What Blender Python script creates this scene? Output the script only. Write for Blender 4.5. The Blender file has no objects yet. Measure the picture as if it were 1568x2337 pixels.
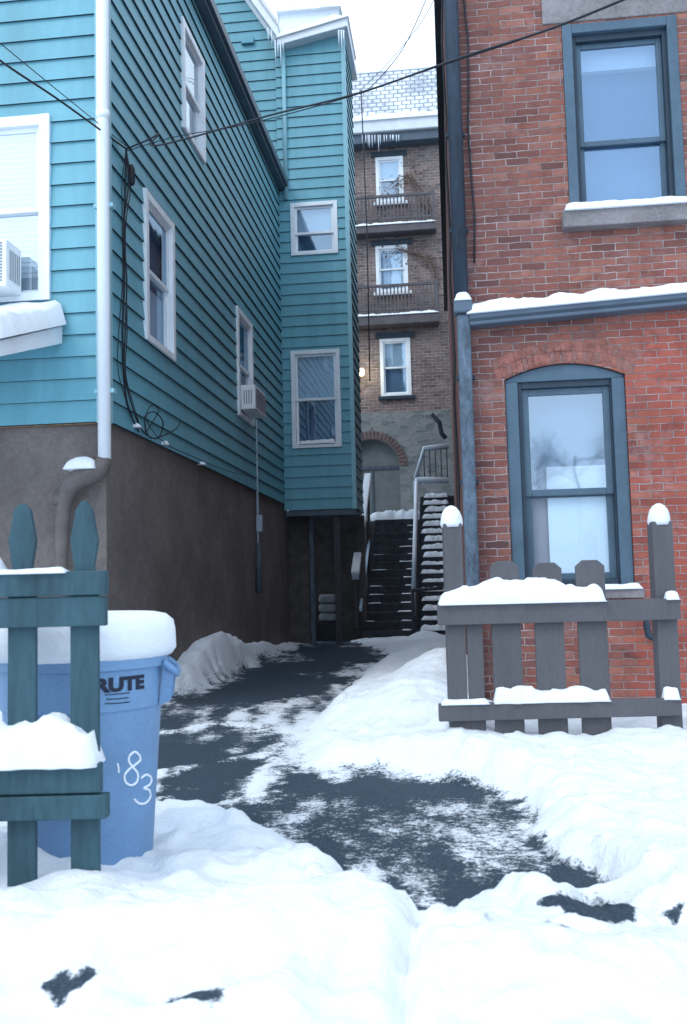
import bpy, bmesh, math, random
import numpy as np
from mathutils import Vector, Matrix
random.seed(7)
C = bpy.context.scene.collection
PI = math.pi
W, H, F = 1568.0, 2337.0, 2150.0
CAM = Vector((0, 0, 1.05))
YAW, PITCH, ROLL = math.radians(6.5), math.radians(4.5), 0.025
R = Matrix.Rotation(YAW, 3, 'Z') @ Matrix.Rotation(PI/2+PITCH, 3, 'X') @ Matrix.Rotation(-ROLL, 3, 'Z')
FW = Vector((-math.sin(YAW), math.cos(YAW), 0)); RT = Vector((math.cos(YAW), math.sin(YAW), 0))
def ray(px, py): return R @ Vector(((px-W/2)/F, -(py-H/2)/F, -1))
def onY(px, py, Y): d = ray(px, py); return CAM + d*(Y/d.y)
def onX(px, py, X): d = ray(px, py); return CAM + d*(X/d.x)
def onZ(px, py, Z): d = ray(px, py); return CAM + d*((Z-CAM.z)/d.z)
def onD(px, py, D): d = ray(px, py); return CAM + d*(D/d.dot(FW))
def rectY(p0, q0, p1, q1, Y):
    qm, pm_ = (q0+q1)/2, (p0+p1)/2
    return onY(p0, qm, Y).x, onY(p1, qm, Y).x, onY(pm_, q1, Y).z, onY(pm_, q0, Y).z

# ------------------------------------------------------------------ materials
def new_mat(name):
    m = bpy.data.materials.new(name); m.use_nodes = True
    nt = m.node_tree; return m, nt, nt.nodes['Principled BSDF']
def N(nt, t, **kw):
    n = nt.nodes.new(t)
    for k, v in kw.items(): setattr(n, k, v)
    return n
def noise_n(nt, vec, scale, detail=5, rough=.6):
    n = N(nt, 'ShaderNodeTexNoise'); n.inputs['Scale'].default_value = scale
    n.inputs['Detail'].default_value = detail; n.inputs['Roughness'].default_value = rough
    if vec is not None: nt.links.new(vec, n.inputs['Vector'])
    return n.outputs['Fac']
def ramp(nt, fac, stops):
    r = N(nt, 'ShaderNodeValToRGB'); cr = r.color_ramp
    while len(cr.elements) < len(stops): cr.elements.new(.5)
    for e, (p, c) in zip(cr.elements, stops):
        e.position = p; e.color = (*c, 1) if len(c) == 3 else c
    nt.links.new(fac, r.inputs['Fac']); return r.outputs['Color']
def mix(nt, fac, a, b, blend='MIX'):
    m = N(nt, 'ShaderNodeMix', data_type='RGBA', blend_type=blend)
    for s, v in ((0, fac), (6, a), (7, b)):
        if isinstance(v, (int, float)): m.inputs[s].default_value = v
        elif isinstance(v, tuple): m.inputs[s].default_value = (*v, 1)
        else: nt.links.new(v, m.inputs[s])
    return m.outputs[2]
def math_n(nt, op, a, b=None):
    m = N(nt, 'ShaderNodeMath', operation=op)
    for i, v in enumerate((a, b)):
        if v is None: continue
        if isinstance(v, (int, float)): m.inputs[i].default_value = v
        else: nt.links.new(v, m.inputs[i])
    return m.outputs[0]
def mrange(nt, v, a, b):
    m = N(nt, 'ShaderNodeMapRange'); m.inputs[1].default_value = a; m.inputs[2].default_value = b; nt.links.new(v, m.inputs[0]); return m.outputs[0]
def bump_n(nt, b, h, strength=.3, dist=.01):
    n = N(nt, 'ShaderNodeBump'); n.inputs['Strength'].default_value = strength; n.inputs['Distance'].default_value = dist
    nt.links.new(h, n.inputs['Height']); nt.links.new(n.outputs[0], b.inputs['Normal'])
def pm(name, col, rough=.6, var=.18, scale=5., bump=.15, bscale=70., metal=0., spec=.3, stretch=None):
    m, nt, b = new_mat(name)
    tc = N(nt, 'ShaderNodeTexCoord').outputs['Object']
    if stretch:
        mp = N(nt, 'ShaderNodeMapping'); mp.inputs['Scale'].default_value = stretch
        nt.links.new(tc, mp.inputs['Vector']); tc = mp.outputs[0]
    n1 = noise_n(nt, tc, scale); n2 = noise_n(nt, tc, bscale, 3)
    f = math_n(nt, 'ADD', math_n(nt, 'MULTIPLY', n1, .65), math_n(nt, 'MULTIPLY', n2, .35))
    lo = tuple(c*(1-var) for c in col); hi = tuple(min(1, c*(1+var)) for c in col)
    nt.links.new(ramp(nt, f, [(.34, lo), (.66, hi)]), b.inputs['Base Color'])
    b.inputs['Roughness'].default_value = rough; b.inputs['Metallic'].default_value = metal
    b.inputs['Specular IOR Level'].default_value = spec
    if bump: bump_n(nt, b, n2, bump, .004)
    return m
def siding_mat(name, col):
    m, nt, b = new_mat(name)
    tc = N(nt, 'ShaderNodeTexCoord').outputs['Object']
    mp = N(nt, 'ShaderNodeMapping'); mp.inputs['Scale'].default_value = (2.2, 2.2, .25); nt.links.new(tc, mp.inputs['Vector'])
    st = noise_n(nt, mp.outputs[0], 2.2, 6, .65)
    n1 = noise_n(nt, tc, .7, 5, .6); n2 = noise_n(nt, tc, 130, 2, .6)
    mp2 = N(nt, 'ShaderNodeMapping'); mp2.inputs['Scale'].default_value = (3, 3, 60); nt.links.new(tc, mp2.inputs['Vector'])
    gr = noise_n(nt, mp2.outputs[0], 2.0, 3)
    f = math_n(nt, 'ADD', math_n(nt, 'MULTIPLY', st, .4), math_n(nt, 'ADD', math_n(nt, 'MULTIPLY', n1, .25), math_n(nt, 'ADD', math_n(nt, 'MULTIPLY', n2, .2), math_n(nt, 'MULTIPLY', gr, .15))))
    c = ramp(nt, f, [(.36, tuple(k*.80 for k in col)), (.5, col), (.64, tuple(min(1, k*1.14+.01) for k in col))])
    nt.links.new(c, b.inputs['Base Color']); b.inputs['Roughness'].default_value = .5; b.inputs['Specular IOR Level'].default_value = .3
    bump_n(nt, b, math_n(nt, 'ADD', gr, math_n(nt, 'MULTIPLY', n2, .3)), .12, .004)
    return m
SNOWC = (.78, .83, .89)
def snow_mat(name, col=SNOWC):
    m, nt, b = new_mat(name)
    tc = N(nt, 'ShaderNodeTexCoord').outputs['Object']
    n1 = noise_n(nt, tc, 2.5, 4); n2 = noise_n(nt, tc, 38, 5, .65); n3 = noise_n(nt, tc, 190, 2)
    nt.links.new(ramp(nt, n1, [(.3, tuple(c*.95 for c in col)), (.7, col)]), b.inputs['Base Color'])
    b.inputs['Roughness'].default_value = .7; b.inputs['Specular IOR Level'].default_value = .2
    h = math_n(nt, 'ADD', math_n(nt, 'MULTIPLY', n2, 1.0), math_n(nt, 'MULTIPLY', n3, .25))
    bump_n(nt, b, h, .5, .02)
    return m
def asphalt_col(nt, tc):
    n3 = noise_n(nt, tc, 140, 3, .65); n4 = noise_n(nt, tc, 2.2, 5, .65)
    c = ramp(nt, n3, [(.3, (.018, .030, .045)), (.58, (.045, .070, .098)), (.74, (.17, .21, .26))])
    return mix(nt, math_n(nt, 'MULTIPLY', n4, .6), c, (.024, .042, .063)), n3
def ground_snow_mat():
    """snow that thins out to speckled asphalt where the mesh attribute 'cover' falls"""
    m, nt, b = new_mat('trodden_snow')
    tc = N(nt, 'ShaderNodeTexCoord').outputs['Object']
    at = N(nt, 'ShaderNodeAttribute'); at.attribute_name = 'cover'
    cov = at.outputs['Fac']
    n2 = noise_n(nt, tc, 26, 7, .75); n5 = noise_n(nt, tc, 7, 6, .7); n3 = noise_n(nt, tc, 85, 4, .72)
    n = math_n(nt, 'ADD', math_n(nt, 'ADD', math_n(nt, 'MULTIPLY', n2, .40), math_n(nt, 'MULTIPLY', n5, .28)), math_n(nt, 'MULTIPLY', n3, .32))
    f = math_n(nt, 'ADD', cov, math_n(nt, 'MULTIPLY', math_n(nt, 'SUBTRACT', n, .5), 3.3))
    sf = ramp(nt, f, [(.40, (0, 0, 0)), (.52, (.42, .42, .42)), (.66, (1, 1, 1))])
    asp, na = asphalt_col(nt, tc)
    n1 = noise_n(nt, tc, 2.5, 4); m2 = noise_n(nt, tc, 38, 5, .65); m3 = noise_n(nt, tc, 190, 2)
    sc = ramp(nt, n1, [(.3, tuple(c*.95 for c in SNOWC)), (.7, SNOWC)])
    nt.links.new(mix(nt, sf, asp, sc), b.inputs['Base Color'])
    b.inputs['Roughness'].default_value = .72; b.inputs['Specular IOR Level'].default_value = .22
    h = math_n(nt, 'ADD', math_n(nt, 'ADD', m2, math_n(nt, 'MULTIPLY', m3, .25)), math_n(nt, 'MULTIPLY', sf, .5))
    bump_n(nt, b, h, .6, .025)
    return m
def brick_mat(name, cols, mortar, stain=.5, w=.172, hgt=.0545, red=None, dark=.25, facade=False, mr=(.38, .80)):
    m, nt, b = new_mat(name)
    uv = N(nt, 'ShaderNodeTexCoord').outputs['UV']
    nz = N(nt, 'ShaderNodeTexNoise'); nz.inputs['Scale'].default_value = 13; nz.inputs['Detail'].default_value = 5; nt.links.new(uv, nz.inputs['Vector'])
    vm = N(nt, 'ShaderNodeVectorMath', operation='MULTIPLY_ADD')
    nt.links.new(nz.outputs['Color'], vm.inputs[0]); vm.inputs[1].default_value = (.024, .020, 0); nt.links.new(uv, vm.inputs[2])
    bt = N(nt, 'ShaderNodeTexBrick'); nt.links.new(vm.outputs[0], bt.inputs['Vector'])
    bt.inputs['Color1'].default_value = (0, 0, 0, 1); bt.inputs['Color2'].default_value = (1, 1, 1, 1)
    bt.inputs['Scale'].default_value = 1; bt.inputs['Brick Width'].default_value = w; bt.inputs['Row Height'].default_value = hgt
    bt.inputs['Mortar Size'].default_value = hgt*.098; bt.inputs['Mortar Smooth'].default_value = .5; bt.inputs['Bias'].default_value = 0
    bt.offset = .5
    per = ramp(nt, bt.outputs['Color'], [(i/(len(cols)-1)*.94+.02, c) for i, c in enumerate(cols)])
    n1 = noise_n(nt, uv, .8, 7, .68); n2 = noise_n(nt, uv, 16, 6, .72); n3 = noise_n(nt, uv, 110, 3)
    nW = noise_n(nt, uv, 2.3, 6, .7); nV = noise_n(nt, uv, 3.1, 6, .7); nB = noise_n(nt, uv, 4.5, 7, .72)
    per = mix(nt, math_n(nt, 'MULTIPLY', ramp(nt, n2, [(.46, (0, 0, 0)), (.72, (1, 1, 1))]), dark), per, tuple(c*.4 for c in cols[1]))
    per = mix(nt, math_n(nt, 'MULTIPLY', ramp(nt, n3, [(.52, (0, 0, 0)), (.8, (1, 1, 1))]), .4), per, tuple(min(1, c*1.45+.03) for c in cols[-2]))
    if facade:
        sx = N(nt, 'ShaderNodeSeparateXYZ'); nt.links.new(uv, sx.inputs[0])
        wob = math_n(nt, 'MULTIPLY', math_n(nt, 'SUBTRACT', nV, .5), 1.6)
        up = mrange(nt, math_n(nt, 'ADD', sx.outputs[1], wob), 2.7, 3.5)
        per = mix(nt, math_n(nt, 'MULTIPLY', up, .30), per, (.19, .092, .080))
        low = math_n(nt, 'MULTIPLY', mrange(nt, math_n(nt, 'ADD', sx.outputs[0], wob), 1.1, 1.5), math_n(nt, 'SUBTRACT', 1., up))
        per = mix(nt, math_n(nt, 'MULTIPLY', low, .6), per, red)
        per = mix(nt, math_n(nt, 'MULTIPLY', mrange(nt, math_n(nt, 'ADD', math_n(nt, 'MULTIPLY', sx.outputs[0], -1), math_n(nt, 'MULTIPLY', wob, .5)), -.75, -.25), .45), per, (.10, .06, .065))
    mz = noise_n(nt, uv, 5, 5)
    mort = mix(nt, ramp(nt, mz, [(.36, (0, 0, 0)), (.66, (1, 1, 1))]), mortar, tuple(c*.45 for c in mortar))
    mf = math_n(nt, 'MULTIPLY', bt.outputs['Fac'], mrange(nt, math_n(nt, 'ADD', nV, math_n(nt, 'MULTIPLY', n2, .5)), *mr))
    col = mix(nt, mf, per, mort)
    col = mix(nt, math_n(nt, 'MULTIPLY', ramp(nt, n1, [(.3, (1, 1, 1)), (.5, (0, 0, 0))]), stain), col, tuple(c*.42 for c in cols[1]))
    col = mix(nt, math_n(nt, 'MULTIPLY', ramp(nt, nB, [(.52, (0, 0, 0)), (.70, (1, 1, 1))]), stain*1.3), col, tuple(c*.35 for c in cols[1]))
    col = mix(nt, math_n(nt, 'MULTIPLY', ramp(nt, nW, [(.55, (0, 0, 0)), (.76, (1, 1, 1))]), .45), col, mortar)
    nt.links.new(col, b.inputs['Base Color']); b.inputs['Roughness'].default_value = .88; b.inputs['Specular IOR Level'].default_value = .12
    h = math_n(nt, 'ADD', math_n(nt, 'MULTIPLY', bt.outputs['Fac'], -1.), math_n(nt, 'MULTIPLY', math_n(nt, 'ADD', n2, n3), .6))
    bump_n(nt, b, h, .9, .012)
    return m
def glass_mat(name, tint=(.62, .8, 1.), refl=.3):
    m, nt, b = new_mat(name)
    out = nt.nodes['Material Output']; nt.nodes.remove(b)
    t = N(nt, 'ShaderNodeBsdfTransparent'); t.inputs[0].default_value = (.75, .85, .92, 1)
    g = N(nt, 'ShaderNodeBsdfGlossy'); g.inputs['Color'].default_value = (*tint, 1); g.inputs['Roughness'].default_value = .03
    tc = N(nt, 'ShaderNodeTexCoord').outputs['Object']
    n1 = noise_n(nt, tc, 1.6, 2)
    bp = N(nt, 'ShaderNodeBump'); bp.inputs['Strength'].default_value = .10; bp.inputs['Distance'].default_value = .02
    nt.links.new(n1, bp.inputs['Height']); nt.links.new(bp.outputs[0], g.inputs['Normal'])
    mx = N(nt, 'ShaderNodeMixShader'); mx.inputs[0].default_value = refl
    nt.links.new(t.outputs[0], mx.inputs[1]); nt.links.new(g.outputs[0], mx.inputs[2]); nt.links.new(mx.outputs[0], out.inputs[0])
    return m
def stucco_mat():
    m, nt, b = new_mat('brown_stucco')
    tc = N(nt, 'ShaderNodeTexCoord').outputs['Object']
    n1 = noise_n(nt, tc, 1.1, 7, .68); n2 = noise_n(nt, tc, 60, 5, .7); n3 = noise_n(nt, tc, 13, 5, .7)
    f = math_n(nt, 'ADD', math_n(nt, 'MULTIPLY', n1, .45), math_n(nt, 'ADD', math_n(nt, 'MULTIPLY', n2, .30), math_n(nt, 'MULTIPLY', n3, .25)))
    c = ramp(nt, f, [(.34, (.115, .102, .103)), (.5, (.190, .168, .163)), (.66, (.29, .258, .25))])
    nt.links.new(c, b.inputs['Base Color']); b.inputs['Roughness'].default_value = .9; b.inputs['Specular IOR Level'].default_value = .15
    bump_n(nt, b, math_n(nt, 'ADD', n2, math_n(nt, 'MULTIPLY', n3, .8)), 1.0, .022)
    return m
def asphalt_mat():
    m, nt, b = new_mat('dark_asphalt')
    tc = N(nt, 'ShaderNodeTexCoord').outputs['Object']
    c, n3 = asphalt_col(nt, tc); nt.links.new(c, b.inputs['Base Color'])
    b.inputs['Roughness'].default_value = .75; bump_n(nt, b, n3, .5, .01)
    return m
def slate_mat():
    m, nt, b = new_mat('snowy_slate')
    uv = N(nt, 'ShaderNodeTexCoord').outputs['UV']
    bt = N(nt, 'ShaderNodeTexBrick'); nt.links.new(uv, bt.inputs['Vector'])
    bt.inputs['Scale'].default_value = 1; bt.inputs['Brick Width'].default_value = .26; bt.inputs['Row Height'].default_value = .17
    bt.inputs['Mortar Size'].default_value = .035; bt.inputs['Mortar Smooth'].default_value = .8
    n1 = noise_n(nt, uv, 1.2, 5); n2 = noise_n(nt, uv, 9, 6, .75)
    f = math_n(nt, 'ADD', math_n(nt, 'MULTIPLY', n1, .4), math_n(nt, 'MULTIPLY', n2, .6))
    sn = ramp(nt, f, [(.40, (.2, .2, .2)), (.56, (.95, .95, .95))])
    c = mix(nt, sn, (.18, .21, .27), (.76, .82, .9))
    c = mix(nt, math_n(nt, 'MULTIPLY', bt.outputs['Fac'], math_n(nt, 'MULTIPLY', n2, 1.6)), c, (.12, .15, .2))
    nt.links.new(c, b.inputs['Base Color']); b.inputs['Roughness'].default_value = .8
    return m
def rubble_mat():
    m, nt, b = new_mat('rubble_stone')
    uv = N(nt, 'ShaderNodeTexCoord').outputs['UV']
    mp = N(nt, 'ShaderNodeMapping'); mp.inputs['Scale'].default_value = (1, 1.9, 1); nt.links.new(uv, mp.inputs['Vector'])
    v = N(nt, 'ShaderNodeTexVoronoi'); v.inputs['Scale'].default_value = 3.6; nt.links.new(mp.outputs[0], v.inputs['Vector'])
    e = N(nt, 'ShaderNodeTexVoronoi', feature='DISTANCE_TO_EDGE'); e.inputs['Scale'].default_value = 3.6; nt.links.new(mp.outputs[0], e.inputs['Vector'])
    c = ramp(nt, v.outputs['Color'], [(.2, (.10, .12, .135)), (.45, (.22, .23, .23)), (.6, (.15, .175, .19)), (.8, (.24, .25, .26))])
    n = noise_n(nt, uv, 6, 7, .75)
    c = mix(nt, math_n(nt, 'MULTIPLY', n, .6), c, (.16, .195, .205))
    c = mix(nt, math_n(nt, 'MULTIPLY', ramp(nt, e.outputs['Distance'], [(.0, (1, 1, 1)), (.06, (0, 0, 0))]), .55), c, (.29, .30, .31))
    nt.links.new(c, b.inputs['Base Color']); b.inputs['Roughness'].default_value = .9
    bump_n(nt, b, math_n(nt, 'ADD', e.outputs['Distance'], math_n(nt, 'MULTIPLY', n, .6)), .5, .03)
    return m

M = {}
M['teal'] = siding_mat('teal_siding', (.128, .345, .430))
M['tealshade'] = pm('siding_painted_shadow', (.022, .050, .070), .8, .1)  # board undersides coloured dark: painted shadow lines beneath the clapboards
M['tealtrim'] = pm('teal_trim', (.24, .465, .545), .45, .08, 3)
M['stucco'] = stucco_mat()
M['white'] = pm('white_paint', (.74, .80, .86), .4, .08, 4, .05)
M['pipewhite'] = pm('white_downpipe_metal', (.78, .84, .90), .35, .08, 3, .04, stretch=(1, 1, .3))
M['offwhite'] = pm('worn_white_vinyl', (.62, .68, .74), .45, .1, 4, .06)
M['eave'] = pm('dark_gutter_metal', (.07, .10, .135), .45, .2, 3)
M['roofdark'] = pm('dark_shingle', (.05, .055, .065), .9, .3, 12)
M['snow'] = snow_mat('snow'); M['snowground'] = ground_snow_mat()
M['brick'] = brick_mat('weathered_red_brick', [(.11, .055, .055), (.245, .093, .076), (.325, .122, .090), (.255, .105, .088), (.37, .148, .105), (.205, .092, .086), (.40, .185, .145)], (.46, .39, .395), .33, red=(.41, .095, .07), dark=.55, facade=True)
M['brickside'] = brick_mat('darker_red_brick', [(.13, .07, .07), (.22, .11, .10), (.28, .13, .11), (.20, .11, .10)], (.30, .27, .28), stain=.35, dark=.4)  # darker, greyer variant of the red brick, used on the side wall
M['brickfar'] = brick_mat('grey_brown_alley_brick', [(.13, .105, .105), (.215, .16, .15), (.26, .195, .18), (.18, .145, .145)], (.47, .46, .48), stain=.25, w=.25, hgt=.092, mr=(.2, .5))
M['voussoir'] = pm('arch_brick', (.235, .096, .080), .85, .5, 12, .6, 60)
M['voussoir2'] = pm('arch_brick_worn', (.20, .10, .088), .85, .5, 12, .6, 60)
M['archgray'] = pm('sooty_arch_brick', (.135, .105, .105), .9, .45, 7, .4, 50)
M['slateframe'] = pm('slate_blue_paint', (.064, .112, .16), .4, .2, 5, .08)
M['slatedark'] = pm('deep_blue_paint', (.024, .042, .066), .45, .15, 5, .06)
M['stone'] = pm('sooty_sandstone', (.19, .18, .19), .9, .4, 3, .4, 50)
M['blackpipe'] = pm('black_downpipe', (.026, .042, .066), .5, .45, 5, .2, 50, stretch=(1, 1, .25))
M['greypipe'] = pm('frosty_grey_downpipe', (.072, .105, .148), .5, .6, 14, .2, 80, stretch=(1, 1, .4))
M['gutter'] = pm('slate_gutter', (.085, .122, .17), .4, .18, 3)
M['iron'] = pm('brown_cast_iron', (.125, .11, .11), .65, .25, 9, .3)
M['cable'] = pm('black_cable', (.016, .019, .028), .55, .2, 20, .05)
M['glass'] = glass_mat('window_glass', (.62, .80, .98), .28)
M['glassup'] = glass_mat('street_reflecting_glass', (.66, .80, .96), .36)
M['glasslow'] = glass_mat('clear_glass', (.7, .85, 1.), .04)
M['glassdk'] = glass_mat('grey_blue_window_glass', (.44, .64, .92), .33)
M['glasswh'] = glass_mat('sky_reflecting_glass', (.9, .96, 1.), .5)
M['room'] = pm('dark_room', (.028, .036, .048), .9, .2, 3, 0)
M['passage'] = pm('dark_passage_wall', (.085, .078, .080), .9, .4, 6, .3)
M['bluish'] = pm('drawn_blue_shade', (.075, .14, .23), .9, .25, 2, 0)
M['bluepale'] = pm('pale_blue_shade', (.19, .28, .39), .9, .2, 2, 0)
M['curtain'] = pm('white_curtain', (.84, .87, .90), .9, .05, 3, .05)
M['blinds'] = pm('white_blind', (.62, .70, .78), .7, .06, 3, 0)
M['pinkgrey'] = pm('pinkish_curtain', (.42, .36, .39), .9, .1, 3, .05)
M['greenfence'] = pm('dark_teal_fence_paint', (.030, .076, .100), .65, .4, 6, .4, 45, stretch=(1, 1, .2))
M['greyfence'] = pm('grey_brown_fence_paint', (.090, .090, .102), .65, .18, 4, .2, 60, stretch=(1, 1, .3))
M['bin'] = pm('blue_plastic', (.150, .275, .46), .5, .18, 3, .15, 90)
M['ink'] = pm('black_lettering', (.012, .018, .04), .6, .1)
M['paint'] = pm('white_marker', (.80, .86, .92), .6, .05)
M['step'] = pm('dark_wet_step', (.032, .037, .046), .75, .5, 8, .3)
M['rail'] = pm('galvanised_rail', (.34, .44, .54), .45, .2, 8, .1, metal=.1)
M['darkrail'] = pm('dark_iron_rail', (.035, .04, .05), .5, .2, 8, .1)
M['slate'] = slate_mat(); M['rubble'] = rubble_mat()
M['balc'] = pm('dark_balcony_timber', (.105, .098, .11), .8, .25, 4, .2)
M['door'] = pm('grey_green_door', (.14, .165, .175), .6, .2, 4, .1)
M['ice'] = pm('ice', (.62, .72, .82), .15, .05, 8, .1, spec=.6)
M['vine'] = pm('dry_vine', (.13, .09, .07), .9, .3, 10)
M['ac'] = pm('cream_plastic', (.72, .77, .80), .45, .06, 5)
M['acgrill'] = pm('grey_grille', (.26, .29, .33), .5, .1, 5)
M['asphalt'] = asphalt_mat()
M['sack'] = pm('pale_sack', (.22, .245, .27), .8, .2, 8)
M['bark'] = pm('dark_bark', (.07, .07, .073), .9, .3, 8, .3)
def emis(name, col, st):
    m, nt, b = new_mat(name); b.inputs['Emission Color'].default_value = (*col, 1); b.inputs['Emission Strength'].default_value = st; return m
M['lamp'] = emis('lit_lamp', (1, .78, .4), 4)

# ------------------------------------------------------------------ mesh helpers
ORG = {}
ID = lambda u, n, z: Vector((u, n, z))
def TF(Y0): return lambda u, n, z: Vector((u, Y0-n, z))
def TS(X0): return lambda u, n, z: Vector((X0+n, u, z))
class MB:
    def __init__(s, T=ID): s.v = []; s.f = []; s.m = []; s.T = T
    def face(s, pts, m=0):
        i = len(s.v); s.v += [s.T(*p) for p in pts]; s.f.append(list(range(i, i+len(pts)))); s.m.append(m)
    def box(s, a0, a1, b0, b1, c0, c1, m=0):
        i = len(s.v)
        s.v += [s.T(a, b, c) for a in (a0, a1) for b in (b0, b1) for c in (c0, c1)]
        for q in ((0, 1, 3, 2), (4, 6, 7, 5), (0, 4, 5, 1), (2, 3, 7, 6), (0, 2, 6, 4), (1, 5, 7, 3)):
            s.f.append([i+k for k in q]); s.m.append(m)
        return s
    def prism(s, poly, b0, b1, m=0):
        i = len(s.v); n = len(poly)
        s.v += [s.T(u, b0, z) for u, z in poly] + [s.T(u, b1, z) for u, z in poly]
        s.f.append([i+k for k in range(n)]); s.f.append([i+n+k for k in reversed(range(n))]); s.m += [m, m]
        for k in range(n):
            j = (k+1) % n; s.f.append([i+k, i+j, i+n+j, i+n+k]); s.m.append(m)
        return s
    def tube(s, pts, r, n=8, m=0):
        pts = [Vector(p) for p in pts]; k = len(pts); i = len(s.v)
        rr = r if isinstance(r, (list, tuple)) else [r]*k
        for j, p in enumerate(pts):
            t = (pts[min(j+1, k-1)]-pts[max(j-1, 0)]).normalized()
            a = t.cross(Vector((0, 0, 1)) if abs(t.z) < .9 else Vector((1, 0, 0))).normalized(); b = t.cross(a)
            if j and (a.dot(pa) < 0): a, b = -a, -b
            pa = a
            for q in range(n):
                th = 2*PI*q/n; s.v.append(p+(a*math.cos(th)+b*math.sin(th))*rr[j])
        for j in range(k-1):
            for q in range(n):
                s.f.append([i+j*n+q, i+j*n+(q+1) % n, i+(j+1)*n+(q+1) % n, i+(j+1)*n+q]); s.m.append(m)
        s.f.append([i+q for q in range(n)]); s.f.append([i+(k-1)*n+q for q in reversed(range(n))]); s.m += [m, m]
        return s
    def lathe(s, c, prof, n=32, m=0, fn=None):
        i = len(s.v); k = len(prof)
        for j, (r, z) in enumerate(prof):
            for q in range(n):
                th = 2*PI*q/n; rr = r*(fn(th, z) if fn else 1)
                s.v.append(Vector((c[0]+rr*math.cos(th), c[1]+rr*math.sin(th), c[2]+z)))
        for j in range(k-1):
            for q in range(n):
                s.f.append([i+j*n+q, i+j*n+(q+1) % n, i+(j+1)*n+(q+1) % n, i+(j+1)*n+q]); s.m.append(m)
        s.f.append([i+q for q in reversed(range(n))]); s.f.append([i+(k-1)*n+q for q in range(n)]); s.m += [m, m]
        return s
    def build(s, name, mats, parent=None, smooth=False, bevel=0, sub=0):
        if not isinstance(mats, (list, tuple)): mats = [mats]
        if parent is not None: org = ORG.get(parent.name, Vector())
        else:
            org = Vector((sum(v.x for v in s.v)/len(s.v), sum(v.y for v in s.v)/len(s.v), min(v.z for v in s.v)))
        me = bpy.data.meshes.new(name); me.from_pydata([v-org for v in s.v], [], s.f)
        for mt in mats: me.materials.append(mt)
        me.polygons.foreach_set('material_index', s.m)
        bm = bmesh.new(); bm.from_mesh(me); bmesh.ops.recalc_face_normals(bm, faces=bm.faces[:])
        uv = bm.loops.layers.uv.new('UVMap')
        for f in bm.faces:
            n = f.normal; ax, ay, az = abs(n.x), abs(n.y), abs(n.z)
            for l in f.loops:
                p = l.vert.co + org
                if az > .8: l[uv].uv = (p.x, p.y)
                elif ax > ay: l[uv].uv = (p.y, p.z)
                else: l[uv].uv = (p.x, p.z)
            f.smooth = smooth
        bm.to_mesh(me); bm.free()
        o = bpy.data.objects.new(name, me); C.objects.link(o)
        if parent is not None: o.parent = parent
        else: o.location = org
        ORG[o.name] = org
        if bevel:
            b = o.modifiers.new('bevel', 'BEVEL'); b.width = bevel; b.segments = 2; b.limit_method = 'ANGLE'
        if sub:
            b = o.modifiers.new('sub', 'SUBSURF'); b.levels = sub; b.render_levels = sub
        return o
def tag(o, label=None, cat=None, group=None, kind=None):
    if label: o['label'] = label
    if cat: o['category'] = cat
    if group: o['group'] = group
    if kind: o['kind'] = kind
    return o
def empty(name, loc, label, cat, group=None, rz=0):
    o = bpy.data.objects.new(name, None); C.objects.link(o); o.location = loc; o.rotation_euler = (0, 0, rz)
    o.empty_display_size = .2
    ORG[o.name] = Vector(loc) if rz == 0 else Vector((0, 0, 0))
    return tag(o, label, cat, group)
def vn(x, y, s=0):
    xi = np.floor(x).astype(np.int64); yi = np.floor(y).astype(np.int64); xf = x-xi; yf = y-yi
    def h(a, b):
        n = (a*374761393+b*668265263+s*974634777) & 0xffffffff
        n = ((n ^ (n >> 13))*1274126177) & 0xffffffff
        return ((n ^ (n >> 16)) & 0xffff)/65535.
    u = xf*xf*(3-2*xf); v = yf*yf*(3-2*yf)
    return (h(xi, yi)*(1-u)+h(xi+1, yi)*u)*(1-v)+(h(xi, yi+1)*(1-u)+h(xi+1, yi+1)*u)*v
def fbm(x, y, s=0, o=4):
    t = 0; a = 1; w = 0
    for k in range(o):
        t = t+a*vn(x*2**k, y*2**k, s+k); w += a; a *= .5
    return t/w
def sstep(a, b, x):
    t = np.clip((x-a)/(b-a), 0, 1); return t*t*(3-2*t)
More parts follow.
